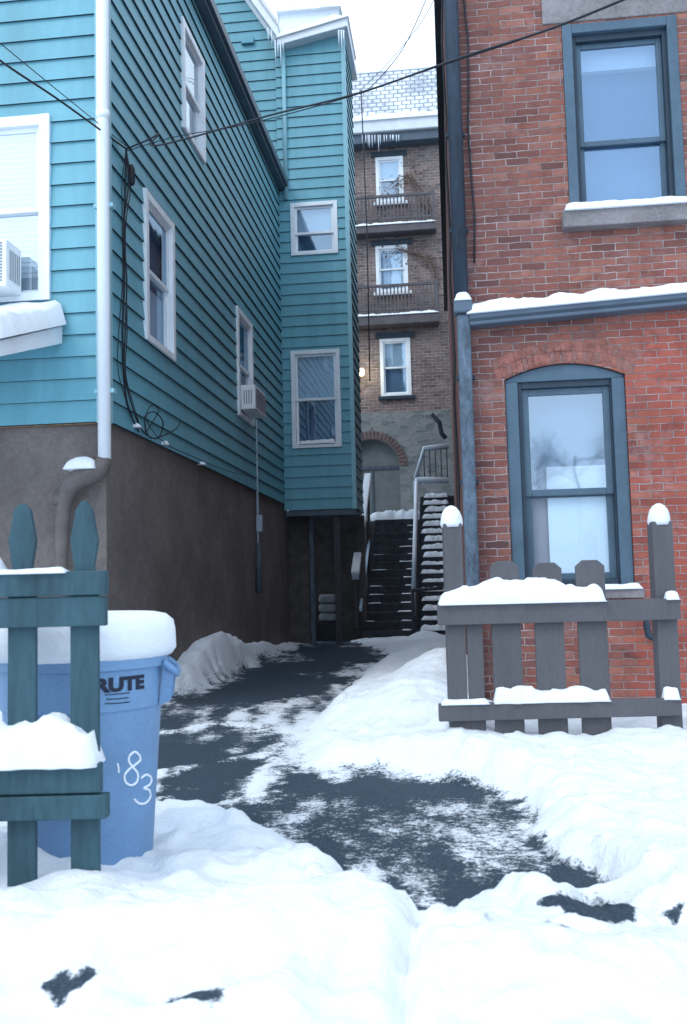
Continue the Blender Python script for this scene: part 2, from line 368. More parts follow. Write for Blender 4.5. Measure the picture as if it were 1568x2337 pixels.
def heap(name, u0, u1, v0, v1, z, h, parent, seed=0, T=ID, nu=None, nv=None, rough=.5, slope=0, over=.012, prof=None):
    """a rounded pillow of settled snow lying on a ledge: closed mesh"""
    L = u1-u0; Wd = v1-v0
    nu = nu or max(8, min(90, int(L/.02))); nv = nv or max(6, min(30, int(Wd/.015)))
    aa, bb_ = np.meshgrid(np.linspace(0, 1, nu+1), np.linspace(0, 1, nv+1), indexing='ij')
    rr = min(h*1.1, Wd*.42)
    e = np.minimum(1, np.minimum(aa, 1-aa)*L/rr); f = np.minimum(1, np.minimum(bb_, 1-bb_)*Wd/rr)
    pr = np.sqrt(np.maximum(0, 1-(1-e)**2))*np.sqrt(np.maximum(0, 1-(1-f)**2))
    x = u0+aa*L; y = v0+bb_*Wd
    nz = fbm(x*7.+seed*13.1, y*7.+seed*3.7, seed, 3)*.70+fbm(x*24.+seed*3.1, y*24., seed+5, 2)*.30
    hh = h*np.maximum(.08, (1-rough)+rough*2*(nz-.5)*1.5+rough)
    if prof: hh = hh*np.vectorize(prof)(aa)
    wob = (vn(x*22., np.full_like(x, seed*1.3), seed)-.5)*over*2
    yy = y+wob*(1-bb_)-over*(1-2*bb_)
    zz = z+slope*(x-u0)+hh*pr
    mb = MB(T); idx = {}
    for i in range(nu+1):
        for j in range(nv+1):
            idx[i, j] = len(mb.v); mb.v.append(T(float(x[i, j]), float(yy[i, j]), float(zz[i, j])))
    for i in range(nu):
        for j in range(nv):
            mb.f.append([idx[i, j], idx[i+1, j], idx[i+1, j+1], idx[i, j+1]]); mb.m.append(0)
    loop = [(i, 0) for i in range(nu+1)]+[(nu, j) for j in range(1, nv+1)]+[(i, nv) for i in range(nu-1, -1, -1)]+[(0, j) for j in range(nv-1, 0, -1)]
    b0 = len(mb.v)
    for k in loop: mb.v.append(T(float(x[k]), float(yy[k]), z+slope*(float(x[k])-u0)-.006))
    n = len(loop)
    for k in range(n): mb.f.append([idx[loop[k]], b0+k, b0+(k+1) % n, idx[loop[(k+1) % n]]]); mb.m.append(0)
    mb.f.append([b0+k for k in range(n)]); mb.m.append(0)
    return mb.build(name, M['snow'], parent, smooth=True)
def siding(mb, ur, z0, z1, holes=(), exp=.2, lip=.022, n0=0.):
    za = z0
    while za < z1-1e-4:
        zb = min(za+exp, z1)
        cuts = sorted({za, zb} | {c for h in holes for c in h[2:4] if za < c < zb})
        for p, q in zip(cuts, cuts[1:]):
            mid = (p+q)/2
            a, b = ur(p); c, d = ur(q)
            ivs = [(a, b, c, d)]
            for h in holes:
                if h[2] < mid < h[3]:
                    nv = []
                    for (a_, b_, c_, d_) in ivs:
                        if h[1] <= a_ or h[0] >= b_: nv.append((a_, b_, c_, d_)); continue
                        if h[0] > a_: nv.append((a_, h[0], c_, h[0]))
                        if h[1] < b_: nv.append((h[1], b_, h[1], d_))
                    ivs = nv
            np_ = n0+lip*(1-(p-za)/exp)+.001; nq = n0+lip*(1-(q-za)/exp)+.001
            for (a_, b_, c_, d_) in ivs:
                mb.face([(a_, np_, p), (b_, np_, p), (d_, nq, q), (c_, nq, q)], 0)
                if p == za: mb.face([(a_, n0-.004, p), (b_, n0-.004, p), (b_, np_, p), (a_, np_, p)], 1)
        za += exp
def wall_open(mb, u0, u1, z0, z1, holes, depth=.12, m=0):
    zs = sorted({z0, z1} | {c for h in holes for c in h[2:4] if z0 < c < z1})
    for p, q in zip(zs, zs[1:]):
        mid = (p+q)/2
        us = [u0]
        for h in sorted(holes):
            if h[2] < mid < h[3]: us += [h[0], h[1]]
        us.append(u1)
        for a, b in zip(us[::2], us[1::2]):
            if b > a: mb.face([(a, 0, p), (b, 0, p), (b, 0, q), (a, 0, q)], m)
    for (a, b, p, q) in holes:
        mb.face([(a, 0, p), (a, -depth, p), (a, -depth, q), (a, 0, q)], m); mb.face([(b, 0, p), (b, -depth, p), (b, -depth, q), (b, 0, q)], m)
        mb.face([(a, 0, p), (b, 0, p), (b, -depth, p), (a, -depth, p)], m); mb.face([(a, 0, q), (b, 0, q), (b, -depth, q), (a, -depth, q)], m)
def window(root, T, u0, u1, z0, z1, cas=.09, proud=.035, casing='white', sashm='white', glass='glass', split=.5, back='room', blinds=(), nb=0., sash_w=.045, label=None):
    mb = MB(T)
    p = nb+proud
    mb.box(u0, u0+cas, nb-.10, p, z0, z1); mb.box(u1-cas, u1, nb-.10, p, z0, z1)
    mb.box(u0+cas, u1-cas, nb-.10, p-.003, z1-cas, z1-.001); mb.box(u0+cas, u1-cas, nb-.10, p-.003, z0+.001, z0+cas*.8)
    w = mb.build('window', M[casing], root, bevel=.004)
    if label: w['label'] = label
    a, b, c, d = u0+cas, u1-cas, z0+cas*.8, z1-cas
    zm = c+(d-c)*split
    for (q0, q1, n0) in ((zm-.02, d, -.012), (c, zm+.02, -.045)):
        s = MB(T); sw = sash_w
        s.box(a, a+sw, nb+n0-.03, nb+n0, q0, q1); s.box(b-sw, b, nb+n0-.03, nb+n0, q0, q1)
        s.box(a+sw, b-sw, nb+n0-.03, nb+n0-.002, q1-sw, q1); s.box(a+sw, b-sw, nb+n0-.03, nb+n0-.002, q0, q0+sw)
        s.build('sash', M[sashm], w, bevel=.003)
        g = MB(T); g.face([(a+sw*.5, nb+n0-.016, q0+sw*.5), (b-sw*.5, nb+n0-.016, q0+sw*.5), (b-sw*.5, nb+n0-.016, q1-sw*.5), (a+sw*.5, nb+n0-.016, q1-sw*.5)])
        g.build('pane', M[glass], w)
    for (f0, f1, g0, g1, mt) in blinds:
        s = MB(T); s.box(a+(b-a)*f0, a+(b-a)*f1, nb-.105, nb-.095, c+(d-c)*g0, c+(d-c)*g1); s.build('blind', M[mt], w)
    s = MB(T); s.face([(u0, nb-.14, z0), (u1, nb-.14, z0), (u1, nb-.14, z1), (u0, nb-.14, z1)]); s.build('curtain', M[back], w)
    return w
def slats(root, T, u0, u1, z0, z1, n, mt, step=.05):
    s = MB(T); z = z0
    while z < z1: s.box(u0, u1, n-.012, n, z, z+step*.82); z += step
    return s.build('blind', M[mt], root)

# ------------------------------------------------------------------ ground
mb = MB(); S = 300
mb.face([(-S, -S, -.004), (S, -S, -.004), (S, S, -.004), (-S, S, -.004)])
tag(mb.build('driveway', M['asphalt']), 'dark frosted asphalt of the narrow drive between the houses', 'driveway', kind='structure')
polys_px = [
 [(735,1452),(800,1452),(830,1478),(885,1500),(830,1516),(775,1530),(770,1545),(830,1552),(740,1588),(660,1598),(600,1612),(540,1632),(470,1648),(400,1666),(330,1684),(330,1650),(400,1590),(480,1570),(560,1535),(650,1495)],
 [(330,1682),(480,1660),(600,1660),(625,1698),(560,1724),(490,1742),(330,1768)],
 [(330,1780),(460,1746),(600,1732),(575,1795),(510,1838),(380,1862),(330,1855)],
 [(600,1802),(630,1758),(700,1764),(770,1785),(850,1768),(960,1786),(1100,1804),(1200,1836),(1220,1872),(1155,1903),(1230,1935),(1265,1972),(1335,1988),(1405,2058),(1290,2064),(1150,2080),(1030,2095),(985,2190),(920,2140),(835,2090),(800,2005),(740,1965),(660,1918),(516,1868),(545,1838),(620,1835)],
 [(1240,2100),(1330,2080),(1465,2105),(1420,2145),(1330,2150)]]
corr_px = [(640,1485),(740,1450),(900,1495),(810,1568),(750,1640),(720,1700),(740,1752),(850,1750),(1000,1772),(1220,1832),(1275,1962),(1420,2062),(1000,2120),(840,2060),(650,1930),(510,1878),(320,1872),(300,1640),(480,1560)]
bare_px = [[(1235,2085),(1330,2058),(1465,2080),(1430,2115),(1330,2138),(1290,2112)], [(1205,2144),(1250,2132),(1255,2156),(1225,2160)], [(1515,2076),(1558,2070),(1552,2086)],
 [(102,2288),(140,2270),(168,2280),(203,2268),(212,2288),(170,2302),(140,2314)], [(362,2328),(385,2308),(410,2318),(470,2302),(508,2324),(480,2346),(380,2346)], [(1268,2180),(1308,2174),(1290,2192)]]
def unp(pl, z=0.): return np.array([[*onZ(px, py, z)[:2]] for px, py in pl])
polys = [unp(pl) for pl in polys_px]; corr = [unp(corr_px)]; bare = [unp(pl, .13) for pl in bare_px]
def sdist(X, Y, PL):
    best = np.full(X.shape, 1e9)
    for P in PL:
        d = np.full(X.shape, 1e9); ins = np.zeros(X.shape, bool); n = len(P)
        for i in range(n):
            ax, ay = P[i]; bx, by = P[(i+1) % n]; dx, dy = bx-ax, by-ay
            t = np.clip(((X-ax)*dx+(Y-ay)*dy)/(dx*dx+dy*dy+1e-12), 0, 1)
            d = np.minimum(d, np.hypot(X-ax-t*dx, Y-ay-t*dy))
            c = ((ay > Y) != (by > Y)); xx = ax+(Y-ay)*dx/(dy if abs(dy) > 1e-12 else 1e-12)
            ins ^= c & (X < xx)
        best = np.minimum(best, np.where(ins, -d, d))
    return best
BUMPS = [(-1.05, 2.5, .8, .4, .11), (-.42, 2.5, .26, .33, .07), (.75, 5.2, 1.2, .5, .045), (.9, 3.3, .7, .8, .05), (.25, 2.35, .3, .25, .05), (-.08, 8.6, .45, 1.6, .34), (-.30, 6.9, .36, .9, .15), (.0, 5.7, .35, .45, .07),
         (-2.85, 11.6, .55, 1.6, .42), (-2.7, 14.6, .4, 1.3, .22), (-2.3, 9.0, .4, .8, .05), (1.6, 6.4, 2.0, .8, .08), (-1.75, 3.2, .45, .4, .07), (-.25, 15, .5, 2, .1)]
LATE = [(-1.95, 16.3, .18, .22, .12), (-.55, 17.5, .35, .3, .16), (-1.2, 17.9, .5, .2, .05)]
def snow_hc(X, Y):
    d0 = sdist(X, Y, polys); dc = sdist(X, Y, corr)
    inc = np.clip(-dc/.25+.5, 0, 1); inc = inc*inc*(3-2*inc)
    sc = np.clip((Y-1)/6, .35, 2.0)
    d = d0+(fbm(X*3.2, Y*2.2, 3, 5)-.5)*.30*sc+(fbm(X*15, Y*11, 9, 4)-.5)*(.10+.12*inc)*sc
    Hh = .105+.12*(fbm(X*1.3, Y*1.3, 21, 3)-.5)
    for bx, by, rx, ry, h in BUMPS: Hh = Hh+h*np.exp(-((X-bx)/rx)**2-((Y-by)/ry)**2)
    far = np.clip((Y-14)/3, 0, 1); Hh = Hh*(1-.7*far)
    for bx, by, rx, ry, h in LATE: Hh = Hh+h*np.exp(-((X-bx)/rx)**2-((Y-by)/ry)**2)
    Hh = Hh*(1-inc)+.010*inc
    crack = np.exp(-((X-(-.13-.012*np.sin(Y*9)))/.03)**2)*np.clip((2.95-Y)/.25, 0, 1)
    edge = np.exp(-np.maximum(d, 0)/.22); edge2 = np.exp(-np.maximum(d, 0)/.6)
    near = np.clip((4.4-Y)/1.5, 0, 1); mid = np.clip((10-Y)/2, 0, 1)
    lump = (.055+.025*near)*(fbm(X*3.4, Y*3.4, 33, 2)-.45)+(.028+.016*near)*(fbm(X*10, Y*10, 41, 2)-.5)+.009*(fbm(X*32, Y*32, 47, 2)-.5)
    lump = lump+edge*(.085*(fbm(X*8, Y*8, 61, 2)-.42)+.026*(fbm(X*24, Y*24, 67, 2)-.45))
    w1 = fbm(X*4.2, Y*4.2, 71, 2); w2 = fbm(X*9+3, Y*9, 73, 2)
    lump = lump+(.038*(sstep(.47, .55, w1)-.5)+.020*(sstep(.48, .57, w2)-.5))*(edge2*.9+.2)*mid
    lump = lump*(1-.88*inc)
    g = 1-np.exp(-np.maximum(d, 0)/(.03+.03*sc))
    out = .005+(np.maximum(Hh, .008)+lump)*g-.06*crack*g
    z = np.where(d > 0, np.maximum(out, .005), .004)
    w = (.05+.12*inc)*sc
    cov = .5+d/(2*w)
    dust = .0+.58*np.clip(fbm(X*1.7, Y*1.1, 77, 4)-.42, 0, 1)/.35
    streak = (fbm(X*7+Y*1.5, Y*1.6-X*.8, 83, 4)-.5)
    cov = np.maximum(cov, np.minimum(dust, .40))
    cov = np.minimum(cov, 1.9-1.26*inc)+streak*.9*inc
    db = sdist(X, Y, bare)+(fbm(X*16, Y*12, 91, 4)-.5)*.06
    cov = np.minimum(cov, np.clip(.5+db/.03, .0, 2))
    z = z-.012*np.clip(-db/.03, 0, 1)*(z > .03)
    return z, np.clip(cov, 0, 1.9)
def lin(*seg):
    o = []
    for a, b, s in seg: o += list(np.arange(a, b, s))
    return np.array(o)
xs = lin((-120, -12, 12), (-12, -4.4, .4), (-4.4, -3.2, .06), (-3.2, 2.2, .018), (2.2, 4, .1), (4, 14, .8), (14, 121, 15))
ys = lin((-60, -4, 8), (-4, 1.5, .4), (1.5, 5.2, .016), (5.2, 9, .028), (9, 18.2, .05))
X, Y = np.meshgrid(xs, ys, indexing='ij')
Z, CV = snow_hc(X, Y)
nx, ny = X.shape
me = bpy.data.meshes.new('snow_ground')
co = np.stack([X, Y, Z], -1).reshape(-1, 3)
I = np.arange(nx*ny).reshape(nx, ny)
fc = np.stack([I[:-1, :-1], I[1:, :-1], I[1:, 1:], I[:-1, 1:]], -1).reshape(-1, 4)
me.vertices.add(len(co)); me.vertices.foreach_set('co', co.ravel())
me.loops.add(fc.size); me.loops.foreach_set('vertex_index', fc.ravel().astype(np.int32))
me.polygons.add(len(fc)); me.polygons.foreach_set('loop_start', np.arange(0, fc.size, 4, dtype=np.int32)); me.polygons.foreach_set('loop_total', np.full(len(fc), 4, dtype=np.int32))
me.polygons.foreach_set('use_smooth', np.ones(len(fc), bool)); me.update(); me.validate(); me.materials.append(M['snowground'])
at = me.attributes.new('cover', 'FLOAT', 'POINT'); at.data.foreach_set('value', CV.ravel().astype(np.float32))
o = bpy.data.objects.new('snow_ground', me); C.objects.link(o); tag(o, 'trodden snow banked either side of the scraped drive, thin on the asphalt', 'snow', kind='structure')

# ------------------------------------------------------------------ teal house (front)
YF = 8.0
XW = onY(246, 900, YF).x
YB = onX(644, 900, XW).y
ZS = onX(400, 1034, XW).z
ZE = onX(640, 447, XW).z
house = empty('teal_house', (XW-3, YF+4, 0), 'teal clapboard house on the left with brown stucco base and white downpipe', 'house')
tf, ts = TF(YF), TS(XW)
def rectS(p0, p1, q0, q1):
    return onX(p0, (q0+q1)/2, XW).y, onX(p1, (q0+q1)/2, XW).y, onX(p0, q1, XW).z, onX(p0, q0, XW).z
wA = rectS(325, 391, 430, 772); wB = rectS(411, 460, 40, 288); wC = rectS(538, 572, 700, 945)
fx1 = onY(117, 480, YF).x; fz1 = onY(60, 268, YF).z; fz0 = onY(60, 690, YF).z
wF = (fx1-1.25, fx1, fz0, fz1)
sh = lambda w, c=.05: (w[0]+c, w[1]-c, w[2]+c, w[3]-c)
mb = MB(tf); siding(mb, lambda z: (XW-7 if z < ZE else XW-7+(z-ZE), (XW-.09) if z < ZE else XW-(z-ZE)), ZS, ZE+3.3, [sh(wF)])
mb.build('front_siding', [M['teal'], M['tealshade']], house)
mb = MB(ts); siding(mb, lambda z: (YF+.07, YB), ZS, ZE, [sh(wA), sh(wB), sh(wC)], n0=0)
mb.build('side_siding', [M['teal'], M['tealshade']], house)
mb = MB(); mb.box(XW-.10, XW+.025, YF-.028, YF+.07, ZS-.01, ZE); mb.build('corner_board', M['tealtrim'], house, bevel=.005)
mb = MB(); mb.box(XW-7, XW-.03, YF+.03, YB+.5, -.2, ZS+.02); mb.build('foundation', M['stucco'], house)
mb = MB(); mb.box(XW-6.9, XW-.15, YF+.16, YB-.02, ZS+.03, ZE-.05); mb.build('wall_core', M['room'], house)
mb = MB(); mb.box(XW-7, XW-.105, YF-.005, YF+.03, ZS-.018, ZS-.004, 0); mb.build('sill_board', pm('rusty_sill_board', (.17, .115, .08), .9, .5, 20), house)
mb = MB(); mb.box(XW+.003, XW+.15, YF-.3, YB+.02, ZE-.012, ZE+.03); mb.box(XW+.11, XW+.20, YF-.3, YB+.03, ZE+.032, ZE+.17)
mb.build('eave_gutter', M['eave'], house, bevel=.01)
mb = MB(); mb.prism([(XW+.16, ZE+.14), (XW-3.5, ZE+3.75), (XW-7.2, ZE+.14), (XW-7.2, ZE+.02), (XW-3.5, ZE+3.6), (XW+.10, ZE+.04)], YF-.3, YB+.02)
rf = mb.build('roof', M['roofdark'], house)
window(house, ts, *wA, cas=.085, nb=.012, glass='glass', back='bluish', blinds=[(0, 1, .0, .42, 'blinds')])
window(house, ts, *wB, cas=.085, nb=.012, glass='glasswh', back='blinds')
window(house, ts, *wC, cas=.085, nb=.012, glass='glass', back='bluish')
w = window(house, tf, *wF, cas=.10, nb=.012, glass='glasswh', back='blinds', split=.5)
slats(w, tf, wF[0]+.14, wF[1]-.14, wF[2]+.25, wF[3]-.14, -.07, 'curtain', .05)
# porch hood
hx = onY(146, 760, YF).x
z1 = onY(146, 745, YF).z; zb = onY(143, 786, YF).z
mb = MB(TS(hx)); mb.prism([(YF-.03, zb), (YF-.03, z1), (YF-1.25, z1-.46), (YF-1.25, zb-.42)], -3.2, 0)
hood = mb.build('porch_hood', M['white'], house, bevel=.008)
hm = MB(TS(hx))
nu, nv = 40, 60; g = {}
for i in range(nu+1):
    for j in range(nv+1):
        a, b = i/nu, j/nv
        yy = YF-.03-a*1.28; nn = .05-b*3.2
        e = min(1, min(1-a, 1)*1.28/.14); f = min(1, b*3.2/.14)
        pr = math.sqrt(max(0, 1-(1-e)**2))*math.sqrt(max(0, 1-(1-f)**2))
        hh = .21*(.7+.6*float(fbm(np.array(yy*3), np.array(nn*3), 5, 3)))*pr
        g[i, j] = len(hm.v); hm.v.append(hm.T(yy-.03, nn, z1-.46*a*1.02+hh))
for i in range(nu):
    for j in range(nv): hm.f.append([g[i, j], g[i+1, j], g[i+1, j+1], g[i, j+1]]); hm.m.append(0)
hm.build('snow_cap', M['snow'], hood, smooth=True)
# downpipe
yp = YF-.09
pbot = onY(237, 1047, yp)
xp = onY(236, 520, yp).x
mb = MB(); mb.tube([(xp, yp, onY(235, -300, yp).z+1.5), (xp, yp, pbot.z)], .057, 16)
dp = mb.build('downpipe', M['pipewhite'], house, smooth=True)
mb = MB(); zj = onY(235, 268, yp).z; mb.tube([(xp, yp, zj-.02), (xp, yp, zj+.06)], .062, 16); mb.build('pipe_joint', M['pipewhite'], dp, smooth=True)
for py in (468, 892):
    z = onY(235, py, yp).z; mb = MB(); mb.box(xp-.09, xp+.09, yp-.005, yp+.075, z-.02, z+.02); mb.build('bracket', M['tealtrim'], dp, bevel=.003)
P_ = lambda px, py, y: onY(px, py, y)
e = [P_(238, 1040, yp), P_(236, 1062, yp), P_(218, 1080, yp-.02), P_(185, 1088, yp-.03), P_(160, 1105, yp-.03), P_(148, 1140, yp-.02), P_(141, 1180, yp), P_(139, 1340, yp), P_(139, 1480, yp)]
mb = MB(); mb.tube(e, [.062, .085, .095, .10, .085, .07, .062, .060, .060], 16)
el = mb.build('drain_elbow', M['iron'], house, smooth=True, sub=1)
mb = MB(); a = P_(141, 1140, yp); mb.tube([(a.x, yp, a.z-.05), (a.x, yp, a.z+.05)], .075, 16); mb.build('pipe_collar', M['iron'], el, smooth=True)
c0 = P_(190, 1066, yp-.03); heap('snow_cap', c0.x-.14, c0.x+.14, yp-.13, yp+.06, c0.z-.02, .10, el, 4, rough=.2)
# conduit
xc = XW+.02
a = onX(585, 960, xc); b = onX(590, 1350, xc); yc = onX(588, 1160, xc).y
cond = empty('electrical_conduit', (xc, yc, 0), 'thin grey conduit hanging down the stucco side wall of the teal house', 'conduit')
mb = MB(); mb.tube([(xc, yc, a.z), (xc, yc, b.z)], .018, 8); mb.build('conduit_pipe', M['rail'], cond, smooth=True)
zz = onX(590, 1195, xc).z
mb = MB(); mb.box(xc-.02, xc+.07, yc-.05, yc+.05, zz-.13, zz+.13); mb.build('junction_box', M['rail'], cond, bevel=.01)
mb = MB(); mb.tube([(xc, yc, b.z+.75), (xc, yc, b.z-.02)], [.03, .05], 10); mb.build('pipe_sleeve', M['greypipe'], cond, smooth=True)

# ------------------------------------------------------------------ rear teal house with bay
XBR = onY(800, 700, YB).x
XV = onY(648, 500, YB).x
YBF = max(YB+.7, min(YB+1.6, onX(816, 700, XBR).y))
ZB0 = onY(720, 1163, YB).z
rear = empty('teal_house', ((XV+XBR)/2, YB+1, 0), 'taller teal rear house with narrow projecting bay over a dark passage', 'house')
tb = TF(YB)
zvl = onY(650, 108, YB).z; zvr = onY(788, 60, YB).z
w1 = rectY(664, 462, 771, 582, YB); w2 = rectY(666, 799, 778, 1022, YB)
mb = MB(tb); siding(mb, lambda z: (XW-.0, XBR-.03), ZB0, zvl, [sh(w1), sh(w2)])
mb.face([(XW+.0, .002, zvl), (XBR-.03, .002, zvl), (XBR-.03, .002, zvr)], 0)
mb.build('bay_front_siding', [M['teal'], M['tealshade']], rear)
mb = MB(TS(XBR)); siding(mb, lambda z: (YB+.05, YBF), ZB0, zvr); mb.build('bay_side_siding', [M['teal'], M['tealshade']], rear)
mb = MB(); mb.box(XBR-.055, XBR+.024, YB-.024, YB+.05, ZB0-.01, zvr); mb.build('corner_board', M['tealtrim'], rear, bevel=.004)
mb = MB(); mb.box(XW+.05, XBR-.02, YB+.16, YBF, ZB0-.06, zvr-.2); mb.build('bay_core', M['eave'], rear)
mb = MB(); mb.box(XW+.02, XBR+.0, YB+.0, YB+.155, ZB0-.11, ZB0-.005); mb.build('bay_skirt', M['eave'], rear, bevel=.005)
zr = onY(575, 18, YB).z; xr = onY(575, 18, YB).x
sl = (zr-zvl)/(XV-xr)
mb = MB(TF(YB+.06)); siding(mb, lambda z: (XW-6, XW if z < zvl else XW+.08-(z-zvl)/sl), ZE-3, zvl+4.5); mb.build('rear_siding', [M['teal'], M['tealshade']], rear)
pv = [onY(640, 104, YB), onY(575, 15, YB)]
mb = MB(TF(YB))
mb.prism([(pv[0].x, pv[0].z), (pv[0].x, pv[0].z+.22), (pv[0].x-4, pv[0].z+.22+4*sl), (pv[0].x-4, pv[0].z+4*sl)], -2, .25)
rk = mb.build('gable_roof_edge', M['white'], rear, bevel=.01)
mb = MB(TF(YB)); mb.prism([(pv[0].x+.02, pv[0].z+.19), (pv[0].x+.02, pv[0].z+.36), (pv[0].x-4, pv[0].z+.40+4*sl), (pv[0].x-4, pv[0].z+.2+4*sl)], -2, .29)
mb.build('snow_cap', M['snow'], rk, bevel=.08)
q0, q1 = onY(634, 104, YB-.2), onY(793, 60, YB-.2)
mb = MB(TF(YB)); mb.prism([(q0.x, q0.z), (q1.x, q1.z), (q1.x, q1.z+.16), (q0.x, q0.z+.13)], -(YBF-YB)-.3, .22)
bl = mb.build('bay_roof', M['white'], rear, bevel=.012)
T2 = TF(YB)
heap('snow_cap', q0.x-.05, q1.x+.03, -1.2, .25, q0.z+.12, .14, bl, 8, T=T2, slope=(q1.z-q0.z+.03)/(q1.x-q0.x), nu=40, nv=30)
for k in range(9):
    px = [628, 634, 640, 646, 773, 779, 612, 620, 784][k]; ln = [.45, .3, .5, .2, .3, .38, .25, .35, .2][k]
    p = onY(px, 98 if 625 < px < 700 else (75 if px > 700 else 70), YB-.22)
    mb = MB(); mb.tube([p+Vector((0, 0, .05)), p-Vector((0, 0, ln*.4)), p-Vector((0, 0, ln))], [.02, .012, .003], 7); mb.build('icicle', M['ice'], rear, smooth=True)
a = onY(646, 100, YB-.05)
mb = MB(); mb.tube([(a.x, YB-.05, a.z), (a.x, YB-.05, ZE-.2)], .04, 12); mb.build('downpipe', M['tealtrim'], rear, smooth=True)
window(rear, tb, *w1, cas=.075, nb=.012, glass='glass', back='bluish', split=.42, blinds=[(0, 1, .45, 1, 'blinds')])
w = window(rear, tb, *w2, cas=.075, nb=.012, glass='glass', back='bluish', split=.5, blinds=[(0, 1, .5, 1, 'blinds')])
heap('snow_cap', w2[0]+.12, w2[1]-.12, -.03, .05, w2[2]+.075, .06, w, 3, T=tb)
p = onY(565, 92, YB); mb = MB(); mb.box(p.x-.12, p.x+.12, YB-.02, YB+.05, p.z-.06, p.z+.06); mb.build('wall_vent', M['teal'], rear, bevel=.006)
p = onY(700, 48, YB+2.2); zt_ = p.z
mb = MB(); mb.box(pv[0].x-.3, q1.x-.35, YB+1.7, YB+3.6, zvl-2, zt_-.1); up = mb.build('roof', M['white'], rear, bevel=.01)
heap('snow_cap', pv[0].x-.35, q1.x-.30, YB+1.6, YB+3.6, zt_-.12, .32, up, 6, nu=50, nv=30, rough=.35)
for (pa, pb2, dy, dz) in ((640, 690, 2.1, .55), (690, 735, 2.4, .42)):
    a, b = onY(pa, 20, YB+dy), onY(pb2, 20, YB+dy)
    mb = MB(); mb.prism([(a.x, zt_-.2), (b.x, zt_-.2), (b.x-.05, zt_+dz*.5), ((a.x+b.x)/2, zt_+dz), (a.x+.05, zt_+dz*.4)], YB+dy, YB+dy+.8); dm = mb.build('roof_dormer', M['offwhite'], rear, bevel=.02)
    heap('snow_cap', a.x, b.x, YB+dy-.05, YB+dy+.8, zt_+dz*.45, dz*.6, dm, int(pa), nu=24, nv=16)
# passage under the bay
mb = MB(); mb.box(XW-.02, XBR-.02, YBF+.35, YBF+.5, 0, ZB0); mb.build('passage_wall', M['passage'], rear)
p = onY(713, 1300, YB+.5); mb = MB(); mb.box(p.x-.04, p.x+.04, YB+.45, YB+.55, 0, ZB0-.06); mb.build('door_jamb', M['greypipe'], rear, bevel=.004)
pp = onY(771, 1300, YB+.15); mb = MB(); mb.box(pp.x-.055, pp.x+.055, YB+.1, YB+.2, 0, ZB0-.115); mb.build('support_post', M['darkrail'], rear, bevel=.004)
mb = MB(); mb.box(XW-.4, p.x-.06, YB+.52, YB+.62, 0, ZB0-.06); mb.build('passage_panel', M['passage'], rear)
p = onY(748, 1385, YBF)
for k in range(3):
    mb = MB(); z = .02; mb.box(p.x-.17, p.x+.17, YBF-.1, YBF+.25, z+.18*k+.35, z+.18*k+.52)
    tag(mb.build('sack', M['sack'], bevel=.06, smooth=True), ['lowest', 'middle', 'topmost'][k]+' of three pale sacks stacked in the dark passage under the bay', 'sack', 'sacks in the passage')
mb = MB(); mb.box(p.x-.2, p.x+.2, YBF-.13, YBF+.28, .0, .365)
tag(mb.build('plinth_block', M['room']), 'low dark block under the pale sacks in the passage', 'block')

# ------------------------------------------------------------------ brick building on the right
YR = 7.0
XR = onY(1046, 700, YR).x
bb = empty('brick_building', (XR+3, YR+3, 0), 'red brick building on the right with slate blue window frames', 'building')
tr = TF(YR)
l0, l1, lz0, lz1 = rectY(1160, 830, 1438, 1345, YR)
u0, u1, uz0, uz1 = rectY(1290, 45, 1556, 480, YR)
zsp = onY(1160, 866, YR).z; lz0 = onY(1320, 1345, YR).z
apex = onY(1295, 828, YR).z
mb = MB(tr)
holes = [(l0, l1, lz0, apex), (u0, u1, uz0, uz1)]
wall_open(mb, XR, XR+7, -.2, 8.5, holes, .10)
def az(u): t = (u-l0)/(l1-l0)*2-1; return zsp+(apex-zsp)*(1-t*t)
for k in range(14):
    a, b = l0+(l1-l0)*k/14, l0+(l1-l0)*(k+1)/14
    mb.face([(a, 0, az(a)), (b, 0, az(b)), (b, 0, apex), (a, 0, apex)], 0); mb.face([(a, 0, az(a)), (b, 0, az(b)), (b, -.1, az(b)), (a, -.1, az(a))], 0)
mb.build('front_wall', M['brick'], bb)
mb = MB(); mb.T = lambda u, n, z: Vector((XR-n, u, z)); wall_open(mb, YR, 25.5, -.2, 8.5, []); mb.build('side_wall', M['brickside'], bb)
mb = MB(); mb.box(XR+.2, XR+7, YR+.3, 25.4, 0, 8.45); mb.build('wall_core', M['room'], bb)
mb = MB(); mb.box(XR-.1, XR+7, YR-.1, 25.5, 8.5, 8.75); mb.build('roof', M['roofdark'], bb)
ab = MB(tr); n = 25
lb, rb = l0-.05, l1+.05
rnd = random.Random(5)
for row, (ra_, rb2) in enumerate(((.008, .086), (.092, .160))):
    for k in range(n):
        def pt(f, r):
            u = lb+(rb-lb)*f; t = f*2-1
            z = zsp-.01+(apex-zsp+.01)*(1-t*t); nv = Vector((t*.32, 1)).normalized(); return (u+nv.x*r, z+nv.y*r)
        f0, f1 = (k+.06+rnd.uniform(-.05, .05))/n, (k+.94+rnd.uniform(-.05, .05))/n
        ab.prism([pt(f0, ra_), pt(f1, ra_), pt(f1, rb2), pt(f0, rb2)], -.02, .001+rnd.uniform(0, .0015), 1 if rnd.random() < .4 else 0)
ab.build('brick_arch', [M['voussoir'], M['voussoir2']], bb)
